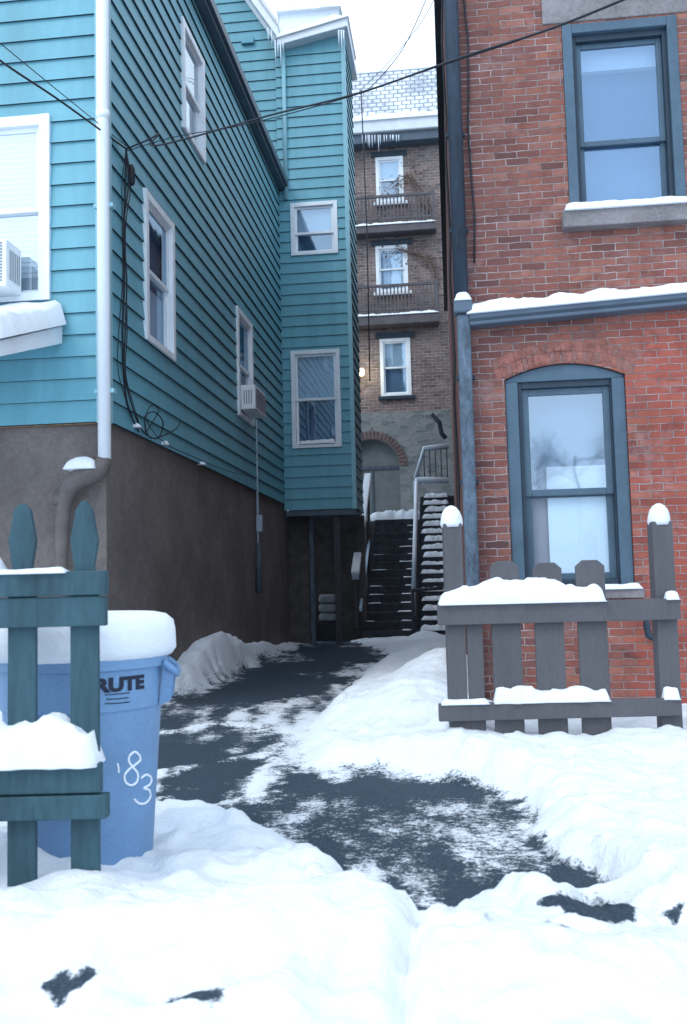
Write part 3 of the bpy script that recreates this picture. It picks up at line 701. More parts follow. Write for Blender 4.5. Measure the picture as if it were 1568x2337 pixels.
# lower window
zt = zsp-.02
fr = MB(tr); cs = .095
fr.box(l0+.002, l0+cs, -.10, -.02, lz0, zt); fr.box(l1-cs, l1-.002, -.10, -.02, lz0, zt)
fr.prism([(l0+.003, zt)]+[(l1-.003, zt)]+[(l1-.003-(l1-l0-.006)*k/12, az(l1-.003-(l1-l0-.006)*k/12)-.003) for k in range(13)], -.10, -.03)
lw = fr.build('window', M['slateframe'], bb, bevel=.006); lw['label'] = 'tall arched sash window with white curtain'
a, b, c, d = l0+cs+.03, l1-cs-.01, lz0+.07, onY(1295, 880, YR).z
inn = MB(tr); inn.box(l0+cs, l0+cs+.03, -.13, -.05, lz0, zt); inn.box(l1-cs-.012, l1-cs, -.13, -.05, lz0, zt); inn.box(l0+cs+.03, l1-cs-.012, -.13, -.05, d, zt); inn.box(l0+cs+.03, l1-cs-.012, -.13, -.04, lz0, lz0+.07)
inn.build('inner_frame', M['slatedark'], lw, bevel=.004)
zm = onY(1300, 1122, YR).z
for (q0_, q1_, nn, gm) in ((zm-.02, d, -.08, 'glassup'), (c, zm+.02, -.11, 'glasslow')):
    s = MB(tr); sw = .05
    s.box(a, a+sw, nn-.03, nn, q0_, q1_); s.box(b-sw, b, nn-.03, nn, q0_, q1_); s.box(a+sw, b-sw, nn-.03, nn-.002, q1_-sw, q1_); s.box(a+sw, b-sw, nn-.03, nn-.002, q0_, q0_+sw)
    s.build('sash', M['slateframe'], lw, bevel=.004)
    g = MB(tr); g.face([(a+.02, nn-.015, q0_+.02), (b-.02, nn-.015, q0_+.02), (b-.02, nn-.015, q1_-.02), (a+.02, nn-.015, q1_-.02)]); g.build('pane', M[gm], lw)
cx = onY(1252, 1200, YR+.15).x; cz = onY(1300, 1064, YR+.15).z
s = MB(tr); s.box(cx, b+.02, -.155, -.148, lz0, cz); s.build('curtain', M['curtain'], lw)
s = MB(tr); s.box(l0+.05, l1-.05, -.18, -.17, lz0, zm); s.build('curtain', M['pinkgrey'], lw)
s = MB(tr); s.box(l0+.05, l1-.05, -.22, -.21, zm, apex); s.build('curtain', M['bluepale'], lw)
s = MB(tr); s.box(l0-.03, l1+.05, -.05, .05, lz0-.07, lz0-.001); s.build('window_sill', M['stone'], lw, bevel=.006)
heap('snow_cap', l0+.6, l1+.04, -.02, .055, lz0, .035, lw, 6, T=tr)
# upper window
cs = .075
fr = MB(tr); fr.box(u0+.002, u0+cs, -.10, .012, uz0, uz1); fr.box(u1-cs, u1-.002, -.10, .012, uz0, uz1); fr.box(u0+cs, u1-cs, -.10, .010, uz1-cs, uz1-.002)
uw = fr.build('window', M['slateframe'], bb, bevel=.006); uw['label'] = 'upper sash window with drawn blue shades'
a, b, c, d = u0+cs+.03, u1-cs-.03, uz0+.002, uz1-cs-.05
inn = MB(tr); inn.box(u0+cs, a, -.14, -.03, uz0, uz1-cs); inn.box(b, u1-cs, -.14, -.03, uz0, uz1-cs); inn.box(a, b, -.14, -.03, d, uz1-cs)
inn.build('inner_frame', M['slatedark'], uw, bevel=.004)
zm = onY(1430, 312, YR).z
for (q0_, q1_, nn) in ((zm-.02, d, -.07), (c, zm+.03, -.10)):
    s = MB(tr); sw = .04
    s.box(a, a+sw, nn-.03, nn, q0_, q1_); s.box(b-sw, b, nn-.03, nn, q0_, q1_); s.box(a+sw, b-sw, nn-.03, nn-.002, q1_-sw, q1_); s.box(a+sw, b-sw, nn-.03, nn-.002, q0_, q0_+sw)
    s.build('sash', M['slateframe'], uw, bevel=.004)
    g = MB(tr); g.face([(a+.02, nn-.015, q0_+.02), (b-.02, nn-.015, q0_+.02), (b-.02, nn-.015, q1_-.02), (a+.02, nn-.015, q1_-.02)]); g.build('pane', M['glassdk'], uw)
zr2 = onY(1420, 135, YR).z
s = MB(tr); s.box(a+.02, b-.02, -.18, -.17, zr2, d); s.build('blind', M['blinds'], uw)
s = MB(tr); s.box(a, b, -.16, -.14, zr2-.03, zr2); s.build('shade_rail', M['slateframe'], uw, bevel=.004)
s = MB(tr); s.box(u0, u1, -.21, -.20, zm, uz1); s.build('blind', M['bluish'], uw)
s = MB(tr); s.box(u0, u1, -.22, -.212, uz0, zm); s.build('blind', M['bluepale'], uw)
z0 = onY(1420, 520, YR).z
s = MB(tr); s.box(u0-.06, u1+.3, -.06, .09, z0, uz0-.002); sl_ = s.build('window_sill', M['stone'], uw, bevel=.008)
heap('snow_cap', u0-.05, u1+.28, -.02, .10, uz0-.004, .06, sl_, 5, T=tr, rough=.25)
s = MB(tr); s.box(u0-.14, XR+4, -.02, .012, uz1+.015, uz1+.33); s.build('lintel', M['stone'], bb, bevel=.006)
# sloping gutter
g0, g1 = onY(1072, 745, YR-.1), onY(1568, 697, YR-.1)
slp = (g1.z-g0.z)/(g1.x-g0.x)
gx1 = g0.x+4.5; zz1 = g0.z+slp*(gx1-g0.x)
s = MB(tr); s.prism([(g0.x, g0.z), (gx1, zz1), (gx1, zz1+.10), (g0.x, g0.z+.10)], .0, .13)
gt = s.build('gutter', M['gutter'], bb, bevel=.012)
s = MB(tr); s.prism([(g0.x, g0.z+.03), (gx1, zz1+.03), (gx1, zz1+.05), (g0.x, g0.z+.05)], .13, .135); s.build('gutter_ridge', M['slatedark'], gt)
heap('snow_cap', g0.x-.02, gx1, -.0, .14, g0.z+.09, .085, gt, 9, T=tr, slope=slp, nu=160, nv=12, rough=.3)
# downpipes
zc = onY(1058, 700, YR-.08).z
xb = onY(1068, 1000, YR-.08).x; xt = onY(1050, 600, YR-.08).x
s = MB(); s.tube([(xt, YR-.08, 8.6), (xt, YR-.08, zc-.02)], .055, 14); pu = s.build('downpipe', M['blackpipe'], bb, smooth=True); pu['label'] = 'upper black downpipe'
s = MB(tr); s.box(xb-.052, xb+.047, .02, .12, .12, zc-.06); pl = s.build('downpipe', M['greypipe'], bb, bevel=.02); pl['label'] = 'lower frosty slate downpipe'
s = MB(tr); s.box(xb-.07, xb+.065, .01, .15, zc-.06, zc+.05); hp = s.build('pipe_head', M['gutter'], bb, bevel=.015)
heap('snow_cap', xb-.065, xb+.06, .01, .15, zc+.035, .07, hp, 2, T=tr, rough=.2)
for py in (300, 520, 860, 1100):
    z = onY(1050, py, YR-.08).z; x = xt if py < 700 else xb
    s = MB(tr); s.box(x-.07, x+.07, 0, .045, z-.015, z+.015); s.build('pipe_bracket', M['blackpipe'], bb, bevel=.003)
s = MB(); xx = onY(1072, 300, YR-.01).x
s.tube([(xx, YR-.015, 8.4)]+[(xx+.012*math.sin(k*1.7), YR-.015, 8-k*.35) for k in range(14)], .008, 6)
tag(s.build('wall_cable', M['cable'], smooth=True), 'thin black cable running down the brick front beside the downpipe', 'cable')
s = MB(); s.tube([(XR-.03+.012*math.sin(k*2.1), 9+.05*math.sin(k*1.3), 8.4-k*.4) for k in range(20)], .012, 6)
tag(s.build('wall_cable', M['cable'], smooth=True), 'black cable running down the shaded side wall of the brick building', 'cable')
p = onY(1487, 1440, YR-.05)
s = MB(); s.tube([(p.x-.04, YR, p.z+.14), (p.x-.04, YR-.07, p.z+.14), (p.x-.04, YR-.09, p.z+.05), (p.x-.03, YR-.09, p.z-.03), (p.x+.05, YR-.09, p.z-.07), (p.x+.06, YR-.02, p.z-.07)], .025, 10)
tag(s.build('gas_pipe', M['blackpipe'], smooth=True), 'small dark bent pipe on the brick wall behind the right fence post', 'pipe')
yq = 20.
s = MB(); s.tube([onY(1018, 1000, yq), onY(1008, 990, yq), onY(1003, 965, yq), onY(985, 945, yq)], .05, 10)
tag(s.build('vent_pipe', M['blackpipe'], smooth=True), 'dark curved vent pipe sticking out above the snowy right hand steps', 'pipe')

# ------------------------------------------------------------------ far brick rowhouse
YH = 27.0
th = TF(YH)
fx = lambda px, py: onY(px, py, YH).x
fz = lambda px, py: onY(px, py, YH).z
far = empty('far_house', (fx(900, 900), YH+3, 2.5), 'brown brick rowhouse closing the alley, with two balconies and an arched door', 'house')
xl, xr_ = fx(700, 900), fx(1130, 900)
ws = [rectY(858, 358, 921, 462, YH), rectY(858, 560, 931, 667, YH), rectY(868, 772, 938, 904, YH)]
zst = fz(910, 940); zev = fz(900, 300)
mb = MB(th); wall_open(mb, xl, xr_, zst, zev, [sh(w, .06) for w in ws], .12); mb.build('brick_wall', M['brickfar'], far)
xd, rd = fx(848, 1062), fx(912, 1080)-fx(848, 1080); zd = fz(850, 1066); Ro = fx(931, 1080)-fx(848, 1080)
mb = MB(th)
mb.face([(xl, 0, 1.5), (xd-rd, 0, 1.5), (xd-rd, 0, zst), (xl, 0, zst)]); mb.face([(xd+rd, 0, 1.5), (xr_, 0, 1.5), (xr_, 0, zst), (xd+rd, 0, zst)])
for k in range(16):
    a0, a1 = PI*k/16, PI*(k+1)/16
    ua, ub = xd+rd*math.cos(a0), xd+rd*math.cos(a1); za, zb_ = zd+rd*math.sin(a0), zd+rd*math.sin(a1)
    mb.face([(ub, 0, zb_), (ua, 0, za), (ua, 0, zst), (ub, 0, zst)]); mb.face([(ua, 0, za), (ub, 0, zb_), (ub, -.35, zb_), (ua, -.35, za)])
mb.face([(xd+rd, 0, 1.5), (xd+rd, 0, zd), (xd+rd, -.35, zd), (xd+rd, -.35, 1.5)])
mb.build('stone_base', M['rubble'], far)
mb = MB(th)
for k in range(26):
    a0, a1 = PI*(k+.08)/26, PI*(k+.92)/26
    mb.prism([(xd+r*math.cos(a), zd+r*math.sin(a)) for r, a in ((rd+.005, a0), (Ro, a0), (Ro, a1), (rd+.005, a1))], -.05, .03)
mb.build('brick_arch', M['archgray'], far, bevel=.006)
mb = MB(th); mb.prism([(xd-rd, 1.5), (xd+rd, 1.5), (xd+rd, zd)]+[(xd+rd*math.cos(PI*k/14), zd+rd*math.sin(PI*k/14)) for k in range(1, 14)]+[(xd-rd, zd)], -.30, -.24)
dr = mb.build('door', M['door'], far)
mb = MB(th); mb.box(xd-rd, xd+rd, -.235, -.20, zd-.05, zd+.05); mb.box(xd-.025, xd+.025, -.235, -.205, 1.6, zd-.05); mb.build('door_rail', M['greypipe'], dr, bevel=.005)
for i, wv in enumerate(ws):
    w = window(far, th, *wv, cas=.10, nb=0, proud=.03, glass='glass', back=['pinkgrey', 'bluepale', 'bluepale'][i], split=.5, blinds=[(0, 1, .5, 1, 'blinds')] if i != 1 else [(.15, .85, .1, .9, 'blinds')])
    s = MB(th); s.box(wv[0]-.12, wv[1]+.12, -.05, .06, wv[3]+.002, wv[3]+.16); s.build('lintel', M['slatedark'], w, bevel=.006)
    s = MB(th); s.box(wv[0]-.08, wv[1]+.10, -.05, .10, wv[2]-.10, wv[2]-.002); s.build('sill', M['slatedark'] if i == 2 else M['white'], w, bevel=.006)
for (pt_, pb, ps) in ((458, 518, 540), (660, 722, 748)):
    zt_, zb_, zs_ = fz(905, pt_), fz(905, pb), fz(905, ps)
    xa_, xe_ = fx(790, pt_), fx(993+(pt_-458)*.035, pt_)
    s = MB(th); s.box(xa_, xe_, 0.02, .42, zs_, zb_-.06); bc = s.build('balcony', M['balc'], far, bevel=.02)
    s = MB(th); s.box(xa_, xe_, .37, .43, zt_-.05, zt_+.03); s.box(xa_, xe_, .38, .42, zb_+.08, zb_+.14); s.build('handrail', M['balc'], bc, bevel=.01)
    heap('snow_cap', xa_, xe_, .20, .44, zb_-.065, .06, bc, 3+int(pb), T=th, nu=60, nv=8, rough=.6)
    x = xa_+.05
    while x < xe_:
        s = MB(th); s.box(x, x+.04, .385, .415, zb_-.05, zt_-.05); s.build('baluster', M['balc'], bc); x += .105
    s = MB(th); s.box(xe_-.09, xe_, .35, .44, zb_-.1, zt_+.1); s.build('balcony_post', M['balc'], bc, bevel=.01)
mb = MB(th); mb.box(xl, xr_, .02, .45, fz(905, 338), fz(905, 318)); mb.build('eave_board', M['eave'], far, bevel=.02)
mb = MB(th); mb.box(xl, xr_, .0, .55, fz(905, 317), fz(905, 290)); eg = mb.build('eave_gutter', M['offwhite'], far, bevel=.03)
heap('snow_cap', xl, xr_, -.0, .60, fz(905, 292), .24, eg, 5, T=th, nu=80, nv=16, rough=.25)
zr0, zr1 = fz(905, 285), onY(905, 160, YH+1.2).z
mb = MB(); mb.face([(xl, YH, zr0), (xr_, YH, zr0), (xr_, YH+1.2, zr1), (xl, YH+1.2, zr1)]); mb.build('roof', M['slate'], far)
heap('snow_cap', xl, xr_, YH+1.15, YH+1.9, zr1-.03, .20, far, 2, nu=60, nv=12, rough=.3)
for k in range(15):
    px = 828+k*6+random.uniform(-3, 3); ln = random.uniform(.15, .5) if px < 875 else random.uniform(.06, .16)
    p = onY(px, 314, YH-.5)
    mb = MB(); mb.tube([p+Vector((0, 0, .08)), p-Vector((0, 0, ln*.4)), p-Vector((0, 0, ln))], [.018, .011, .003], 6); mb.build('icicle', M['ice'], eg, smooth=True)
def vine(name, pts, label, seed):
    rnd = random.Random(seed); mb = MB()
    for _ in range(6):
        p = onY(pts[0][0]+rnd.uniform(-4, 4), pts[0][1], YH-.05); path = [p]
        for (px, py) in pts[1:]:
            path.append(onY(px+rnd.uniform(-14, 14), py+rnd.uniform(-12, 12), YH-.05-rnd.uniform(0, .1)))
        mb.tube(path, [.010]*(len(path)-1)+[.004], 4)
        for q in path[1:]:
            for _ in range(4):
                c = q+Vector((rnd.uniform(-.4, .4), rnd.uniform(-.1, .02), rnd.uniform(-.45, .3))); s_ = rnd.uniform(.02, .045)
                a = Vector((rnd.uniform(-1, 1), rnd.uniform(-.3, .3), rnd.uniform(-1, 1))).normalized()*s_; b = Vector((rnd.uniform(-1, 1), rnd.uniform(-1, 1), rnd.uniform(-1, 1))).normalized()*s_
                i = len(mb.v); mb.v += [c-a, c+b, c+a, c-b]; mb.f.append([i, i+1, i+2, i+3]); mb.m.append(0)
    tag(mb.build(name, M['vine']), label, 'vine')
vine('dry_vine', [(990, 500), (965, 450), (940, 400), (920, 410), (885, 430)], 'dry brown vine over the top floor window of the far house', 1)
vine('dry_vine', [(1000, 650), (980, 600), (950, 580), (920, 570), (900, 575)], 'dry brown vine beside the middle window of the far house', 2)
p = onY(825, 850, YH-.25)
lm = empty('wall_lamp', (p.x, YH, p.z), 'small lit yellow lamp on the far brick wall beside the teal bay', 'lamp')
mb = MB(); mb.lathe((p.x, YH-.25, p.z-.1), [(.05, 0), (.09, .05), (.09, .15), (.04, .22)], 14); mb.build('lamp_globe', M['lamp'], lm, smooth=True)
mb = MB(); mb.tube([(p.x, YH-.02, p.z+.1), (p.x, YH-.25, p.z+.14)], .02, 8); mb.build('lamp_arm', M['darkrail'], lm)
L = bpy.data.lights.new('lamp_light', 'POINT'); L.energy = 14; L.color = (1, .9, .6); L.shadow_soft_size = .1
lo = bpy.data.objects.new('lamp_light', L); C.objects.link(lo); lo.location = (p.x+.1, YH-.45, p.z)

# ------------------------------------------------------------------ stairs
YS = 18.2; XS0 = onY(822, 1300, YS).x; XS1 = onY(936, 1300, YS).x
NST, RISE, RUN = 15, .172, .27
st = empty('staircase', ((XS0+XS1)/2, YS, 0), 'dark wet flight of steps climbing to the far house', 'stairs')
for k in range(NST):
    mb = MB(); mb.box(XS0, XS1, YS+k*RUN, YS+(k+1)*RUN+.03, k*RISE-.02 if k else -.05, (k+1)*RISE); s_ = mb.build('step', M['step'], st, bevel=.008)
    fr_ = random.uniform(.62, .9)
    heap('snow_cap', XS0+(XS1-XS0)*fr_, XS1-.01, YS+k*RUN+.10, YS+(k+1)*RUN, (k+1)*RISE, .016, s_, k, nu=14, nv=8)
    if random.random() < .35: heap('snow_cap', XS0+.05, XS0+(XS1-XS0)*random.uniform(.2, .4), YS+k*RUN+.17, YS+(k+1)*RUN, (k+1)*RISE, .010, s_, k+30, nu=14, nv=8)
ZL = NST*RISE; YL = YS+NST*RUN
def P3(px, py, y): return onY(px, py, y)
def beam(mb, a, b, w, h):
    a, b = Vector(a), Vector(b); d = (b-a).normalized(); s_ = Vector((1, 0, 0)); u = s_.cross(d).normalized()
    if u.z < 0: u = -u
    i = len(mb.v)
    for p in (a, b):
        for (sx, su) in ((-1, -1), (1, -1), (1, 1), (-1, 1)): mb.v.append(p+s_*w/2*sx+u*h/2*su)
    for q in ((0, 1, 2, 3), (4, 5, 6, 7), (0, 1, 5, 4), (1, 2, 6, 5), (2, 3, 7, 6), (3, 0, 4, 7)): mb.f.append([i+k for k in q]); mb.m.append(0)
a, b = P3(811, 1318, YS-.3), P3(840, 1090, YL)
mb = MB(); beam(mb, a, b, .13, .10); hr = mb.build('handrail', M['rail'], st, bevel=.01)
mb = MB(); beam(mb, a+Vector((0, 0, .085)), b+Vector((0, 0, .085)), .16, .06); mb.build('snow_cap', M['snow'], hr, bevel=.025)
mb = MB(); beam(mb, P3(823, 1392, YS-.1), P3(843, 1235, YL), .06, .07); mb.build('lower_rail', M['rail'], st, bevel=.01)
for f in (0.02, .98):
    p = a.lerp(b, f); mb = MB(); mb.box(p.x-.03, p.x+.03, p.y-.03, p.y+.03, p.z-1.0, p.z-.03); mb.build('rail_post', M['darkrail'], st, bevel=.004)
xr0 = P3(943, 1400, YS).x
mb = MB(); mb.tube([(xr0, YS-.05, .0), (xr0, YS-.05, P3(943, 1345, YS).z)], .035, 10); mb.build('rail_post', M['darkrail'], st, smooth=True)
t0, t1 = P3(943, 1345, YS-.05), P3(947, 1100, YL)
t1.x = xr0
mb = MB(); mb.tube([t0, t1], .04, 10); r2 = mb.build('handrail', M['rail'], st, smooth=True)
mb = MB(); mb.tube([t0+Vector((0, .1, .05)), t1+Vector((0, 0, .05))], .04, 8); mb.build('snow_cap', M['snow'], r2, smooth=True)
mb = MB(); mb.tube([t0-Vector((0, 0, .5)), t1-Vector((0, 0, .45))], .025, 8); mb.build('lower_rail', M['rail'], st, smooth=True)
mb = MB(); e_ = P3(1012, 1342, YS-.05); mb.tube([t0-Vector((0, 0, .02)), e_], .035, 8); mb.build('cross_rail', M['darkrail'], st, smooth=True)
st2 = empty('staircase', (xr0+.35, YS, 0), 'narrow snow covered steps against the brick building wall', 'stairs')
for k in range(17):
    mb = MB(); mb.box(xr0+.06, XR-.01, YS+.1+k*.27, YS+.1+(k+1)*.27+.03, k*.185-.02 if k else -.05, (k+1)*.185); s_ = mb.build('step', M['step'], st2, bevel=.008)
    th_ = random.uniform(.04, .055)+(.02 if k > 7 else 0)
    heap('snow_cap', xr0+.07+random.uniform(0, .10), XR-.04-random.uniform(0, .15), YS+.1+k*.27-.01, YS+.1+(k+1)*.27+.02, (k+1)*.185-th_*.4, th_*1.5, s_, 50+k, nu=24, nv=12, rough=.5, over=.03)
gl = empty('guard_rail', (xr0+.3, YL, ZL), 'grey iron guard rail with snowy top at the head of the steps', 'railing')
gy = YL+.1
c = [P3(947, 1098, gy), P3(968, 1026, gy), P3(1024, 1020, gy), P3(1024, 1100, gy)]
mb = MB(); mb.tube([c[0], c[1], c[2]], .045, 10); tr_ = mb.build('top_rail', M['rail'], gl, smooth=True)
mb = MB(); mb.tube([v+Vector((0, 0, .05)) for v in c[:3]], .04, 8); mb.build('snow_cap', M['snow'], tr_, smooth=True)
mb = MB(); mb.tube([c[0], c[3]], .04, 10); br_ = mb.build('bottom_rail', M['rail'], gl, smooth=True)
mb = MB(); mb.tube([c[0]+Vector((0, 0, .06)), c[3]+Vector((0, 0, .06))], .05, 8); mb.build('snow_cap', M['snow'], br_, smooth=True)
for k in range(6):
    f = .12+k*.17; p = c[0].lerp(c[3], f); q = c[1].lerp(c[2], max(0, (f-.28)/.72)) if f > .28 else c[0].lerp(c[1], f/.28)
    mb = MB(); mb.tube([p, (p.x, p.y, q.z)], .014, 6); mb.build('baluster', M['darkrail'], gl, smooth=True)
mb = MB(); mb.tube([c[0], (c[0].x, c[0].y, ZL-.1)], .04, 8); mb.build('rail_post', M['rail'], gl, smooth=True)
mb = MB(); mb.box(-30, XS0-.2, YL-.3, 60, -.1, ZL); mb.box(XS0-.2, 30, YL+.03, 60, -.1, ZL-.005)
tag(mb.build('terrace', M['stone']), 'raised hillside terrace at the head of the steps', 'terrace', kind='structure')
tsn = heap('terrace_snow', XS0-.2, XR, YL+.05, YH-.3, ZL-.01, .22, None, 12, nu=40, nv=40)
tag(tsn, 'uneven snow lying before the arched door', 'snow', kind='structure')

# ------------------------------------------------------------------ air conditioners
def air_con(name, T, u0, u1, n1, z0, z1, label):
    a = T((u0+u1)/2, 0, z0); e = empty(name, a, label, 'air conditioner', 'window air conditioners')
    mb = MB(T); mb.box(u0, u1, .0, n1, z0, z1); mb.build('housing', M['ac'], e, bevel=.015)
    mb = MB(T); k = z0+.05
    while k < z1-.04: mb.box(u0+.04, u1-.04, n1+.001, n1+.008, k, k+.012); k += .028
    mb.build('grille', M['acgrill'], e)
    for (ua, ub) in ((u0-.004, u0-.001), (u1+.001, u1+.004)):
        mb = MB(T); k = .05
        while k < n1*.85: mb.box(ua, ub, k, k+.015, z0+.08, z1-.08); k += .035
        mb.build('side_louvres', M['acgrill'], e)
    return e
ya, yb_ = wC[0]+.13, wC[1]-.13
air_con('air_conditioner', TS(XW+.03), ya, yb_, .22, wC[2]+.10, wC[2]+.46, 'white air conditioner jutting from the side wall window of the teal house')
za_, zb2_ = onY(30, 672, YF-.1).z, onY(30, 566, YF-.1).z
air_con('air_conditioner', TF(YF-.03), wF[1]-.90, onY(50, 620, YF-.03).x, .30, za_, zb2_, 'white air conditioner in the left edge front window of the teal house')

# ------------------------------------------------------------------ overhead cables
br0 = onX(288, 340, XW+.06)
def cable(name, pts, r, label, n=6):
    mb = MB(); mb.tube(pts, r, n); tag(mb.build(name, M['cable'], smooth=True), label, 'cable')
def spl(P, k=8):
    P = [Vector(p) for p in P]; out = []
    for i in range(len(P)-1):
        p0, p1, p2, p3 = P[max(i-1, 0)], P[i], P[i+1], P[min(i+2, len(P)-1)]
        for j in range(k):
            t = j/k; out.append(.5*((2*p1)+(p2-p0)*t+(2*p0-5*p1+4*p2-p3)*t*t+(3*p1-p0-3*p2+p3)*t**3))
    out.append(P[-1]); return out
a = onD(-160, 10, 5.6); cable('overhead_cable', spl([a, onD(0, 138, 6.6), onD(140, 232, 7.5), br0]), .009, 'thick black service cable sagging from the upper left to the teal house')
a = onD(-160, -40, 5.6); cable('overhead_cable', spl([a, onD(0, 98, 6.6), onD(130, 205, 7.5), br0+Vector((0, 0, .03))]), .004, 'thin upper wire at left running to the teal house corner')
cable('overhead_cable', spl([br0, onD(340, 318, 8.2), onD(363, 305, 8.1), onD(345, 332, 8.0), onD(420, 318, 7.9), onD(620, 262, 7.4), onD(820, 212, 6.8), onD(1050, 132, 6.1), onD(1250, 68, 5.5), onD(1440, -8, 5.0), onD(1600, -80, 4.6)]), .0075, 'black cable crossing the alley from the teal house towards the upper window')
cable('overhead_cable', spl([br0+Vector((0, 0, -.02)), onD(400, 312, 8.1), onD(560, 284, 7.6), onD(780, 226, 7.0), onD(1000, 152, 6.3), onD(1240, 72, 5.55), onD(1600, -75, 4.65)]), .004, 'thinner twin cable strung just under the one crossing the alley')
cable('overhead_cable', spl([onY(985, -30, 17), onY(920, 110, 18), onY(850, 195, 20), onY(822, 215, 22)]), .009, 'thin wire slanting across the white sky between bay and brick building')
cable('overhead_cable', spl([onY(1000, -20, 14), onY(955, 60, 16), onY(880, 150, 19), onY(828, 200, 22)]), .006, 'second fine wire slanting across the sky beside the brick building')
p = onY(824, 205, 22); cable('hanging_cable', [(p.x, 22, p.z), (p.x+.05, 22, p.z-3.5), (p.x+.02, 22, p.z-7.2)], .016, 'straight black cable hanging down past the far balconies')
rnd = random.Random(3)
for k in range(4):
    off = [(-3, .02), (3, .03), (0, .04), (-9, .015)][k]
    pts = [br0]+[onX(px+off[0]+rnd.uniform(-5, 5), py, XW+off[1]+.012) for px, py in ((292, 420), (286, 520), (288, 640), (282, 760), (284, 850), (300, 930), (325, 985))]
    if k == 1: pts += [onX(350, 960, XW+.1), onX(362, 935, XW+.12), onX(345, 925, XW+.1), onX(335, 960, XW+.08), onX(375, 1010, XW+.06), onX(440, 1042, XW+.04), onX(520, 1075, XW+.04), onX(586, 1090, XW+.04)]
    if k == 2: pts += [onX(360, 1000, XW+.08), onX(372, 965, XW+.12), onX(352, 940, XW+.12), onX(330, 955, XW+.1), onX(345, 1000, XW+.08), onX(400, 980, XW+.1), onX(412, 960, XW+.1)]
    cable('wall_cable', spl(pts), [.009, .005, .007, .004][k], ['thickest black cable of the bundle down the teal side wall', 'black cable running from the wall bundle along the siding bottom to the conduit', 'looped loose black cable at the foot of the wall bundle', 'thinnest black cable of the bundle down the teal side wall'][k])
p = onX(300, 395, XW+.05); mb = MB(); mb.lathe((XW+.05, p.y, p.z-.12), [(.02, 0), (.035, .03), (.035, .16), (.02, .2)], 10)
tag(mb.build('cable_splice', M['cable'], smooth=True), 'black splice pot on the cable bundle near the house corner', 'cable splice')
for j, (px, py) in enumerate(((312, 972), (376, 1012), (462, 1058))):
    p = onX(px, py, XW+.04); sc_ = heap('snow_clump', p.y-.04, p.y+.04, -.02, .05, p.z-.01, .04, None, j, T=TS(XW+.02))
    tag(sc_, ['small snow clump caught on the cable loops', 'small snow clump at the bend of the siding bottom cable', 'small snow clump further along the siding bottom cable'][j], 'snow clump', 'snow caught on the cables')

# ------------------------------------------------------------------ picket fences
def fence_frame(px, D):
    o_ = onD(px, 1700, D); o_.z = 0
    def uz(x, y):
        p = onD(x, y, D); v = p-o_; return v.dot(RT), p.z
    return o_, uz
def picket(mb, uc, w, z0, prof, t0, t1):
    pts = [(uc-w/2, z0)]+[(uc-w/2*f, z) for f, z in prof]+[(uc+w/2*f, z) for f, z in reversed(prof)]+[(uc+w/2, z0)]
    mb.prism(pts, t0, t1)
o_, uz = fence_frame(100, 3.05)
gf = empty('picket_fence', o_, 'dark green spear topped picket fence in front of the blue bin', 'fence', rz=YAW)
px2w = 3.05/F
for (pc, tip) in ((50, 1150), (191, 1143), (-95, 1155)):
    u, z = uz(pc, tip); wdt = 64*px2w; dz = lambda q: uz(pc, q)[1]
    mb = MB(); picket(mb, u, wdt, -.05, [(1, dz(1345)), (1, dz(1318)), (.70, dz(1296)), (1.0, dz(1235)), (.60, dz(1164)), (.20, dz(tip))], 0, .022)
    mb.build('picket', M['greenfence'], gf, bevel=.003)
def rail_g(pr, q0, q1, n0, n1):
    u, z1_ = uz(pr, q0); z0_ = uz(pr, q1)[1]
    mb = MB(); mb.box(-1.6, u, n0, n1, z0_, z1_); return mb.build('rail', M['greenfence'], gf, bevel=.004), u, z1_
r1, u1_, zt1 = rail_g(249, 1302, 1357, -.045, -.001); rail_g(247, 1359, 1427, -.036, -.0015)
r2, u2_, zt2 = rail_g(236, 1737, 1803, -.045, -.001); rail_g(252, 1806, 1860, -.055, -.0015)
heap('snow_cap', -1.6, uz(12, 1300)[0], -.05, .03, zt1, .07, r1, 3, rough=.4)
heap('snow_cap', -1.5, uz(160, 1300)[0], -.045, -.005, zt1, .010, r1, 6, rough=.8)
heap('snow_cap', -1.6, uz(230, 1740)[0], -.06, .05, zt2-.003, .105, r2, 7, rough=.8)
# grey fence, right
DR = 5.5
o_, uz = fence_frame(1270, DR); px2w = DR/F
rf_ = empty('picket_fence', o_, 'grey brown low picket fence with snow on its rails before the brick building', 'fence', rz=YAW)
for (pa, pb_, q0_) in ((1008, 1050, 1195), (1484, 1531, 1190)):
    ua, z1_ = uz(pa+4, q0_); ub, _ = uz(pb_+4, q0_)
    mb = MB(); mb.box(ua, ub, .0, .10, -.1, z1_); po = mb.build('post', M['greyfence'], rf_, bevel=.006)
    cxx = (ua+ub)/2; mb = MB(); mb.lathe((cxx, .05, z1_-.02), [(.058, 0), (.064, .02), (.062, .055), (.052, .09), (.034, .115), (.012, .128)], 20, fn=lambda th, z: 1+.06*math.sin(3*th)+.04*math.sin(5*th+z*40))
    mb.build('snow_cap', M['snow'], po, smooth=True)
for (pc, q0_, wd) in ((1076, 1335, 36), (1146, 1280, 66), (1244, 1284, 66), (1342, 1278, 66)):
    u, z1_ = uz(pc+4, q0_); wdt = wd*px2w
    mb = MB(); picket(mb, u, wdt, -.05, [(1, z1_-.035), (.52, z1_)], .001, .024); mb.build('picket', M['greyfence'], rf_, bevel=.003)
zb_ = uz(1270, 1420)[1]; zt = uz(1270, 1372)[1]
mb = MB(); mb.box(uz(997, 1380)[0], uz(1546, 1368)[0], -.048, -.001, zb_, zt); r1 = mb.build('rail', M['greyfence'], rf_, bevel=.004)
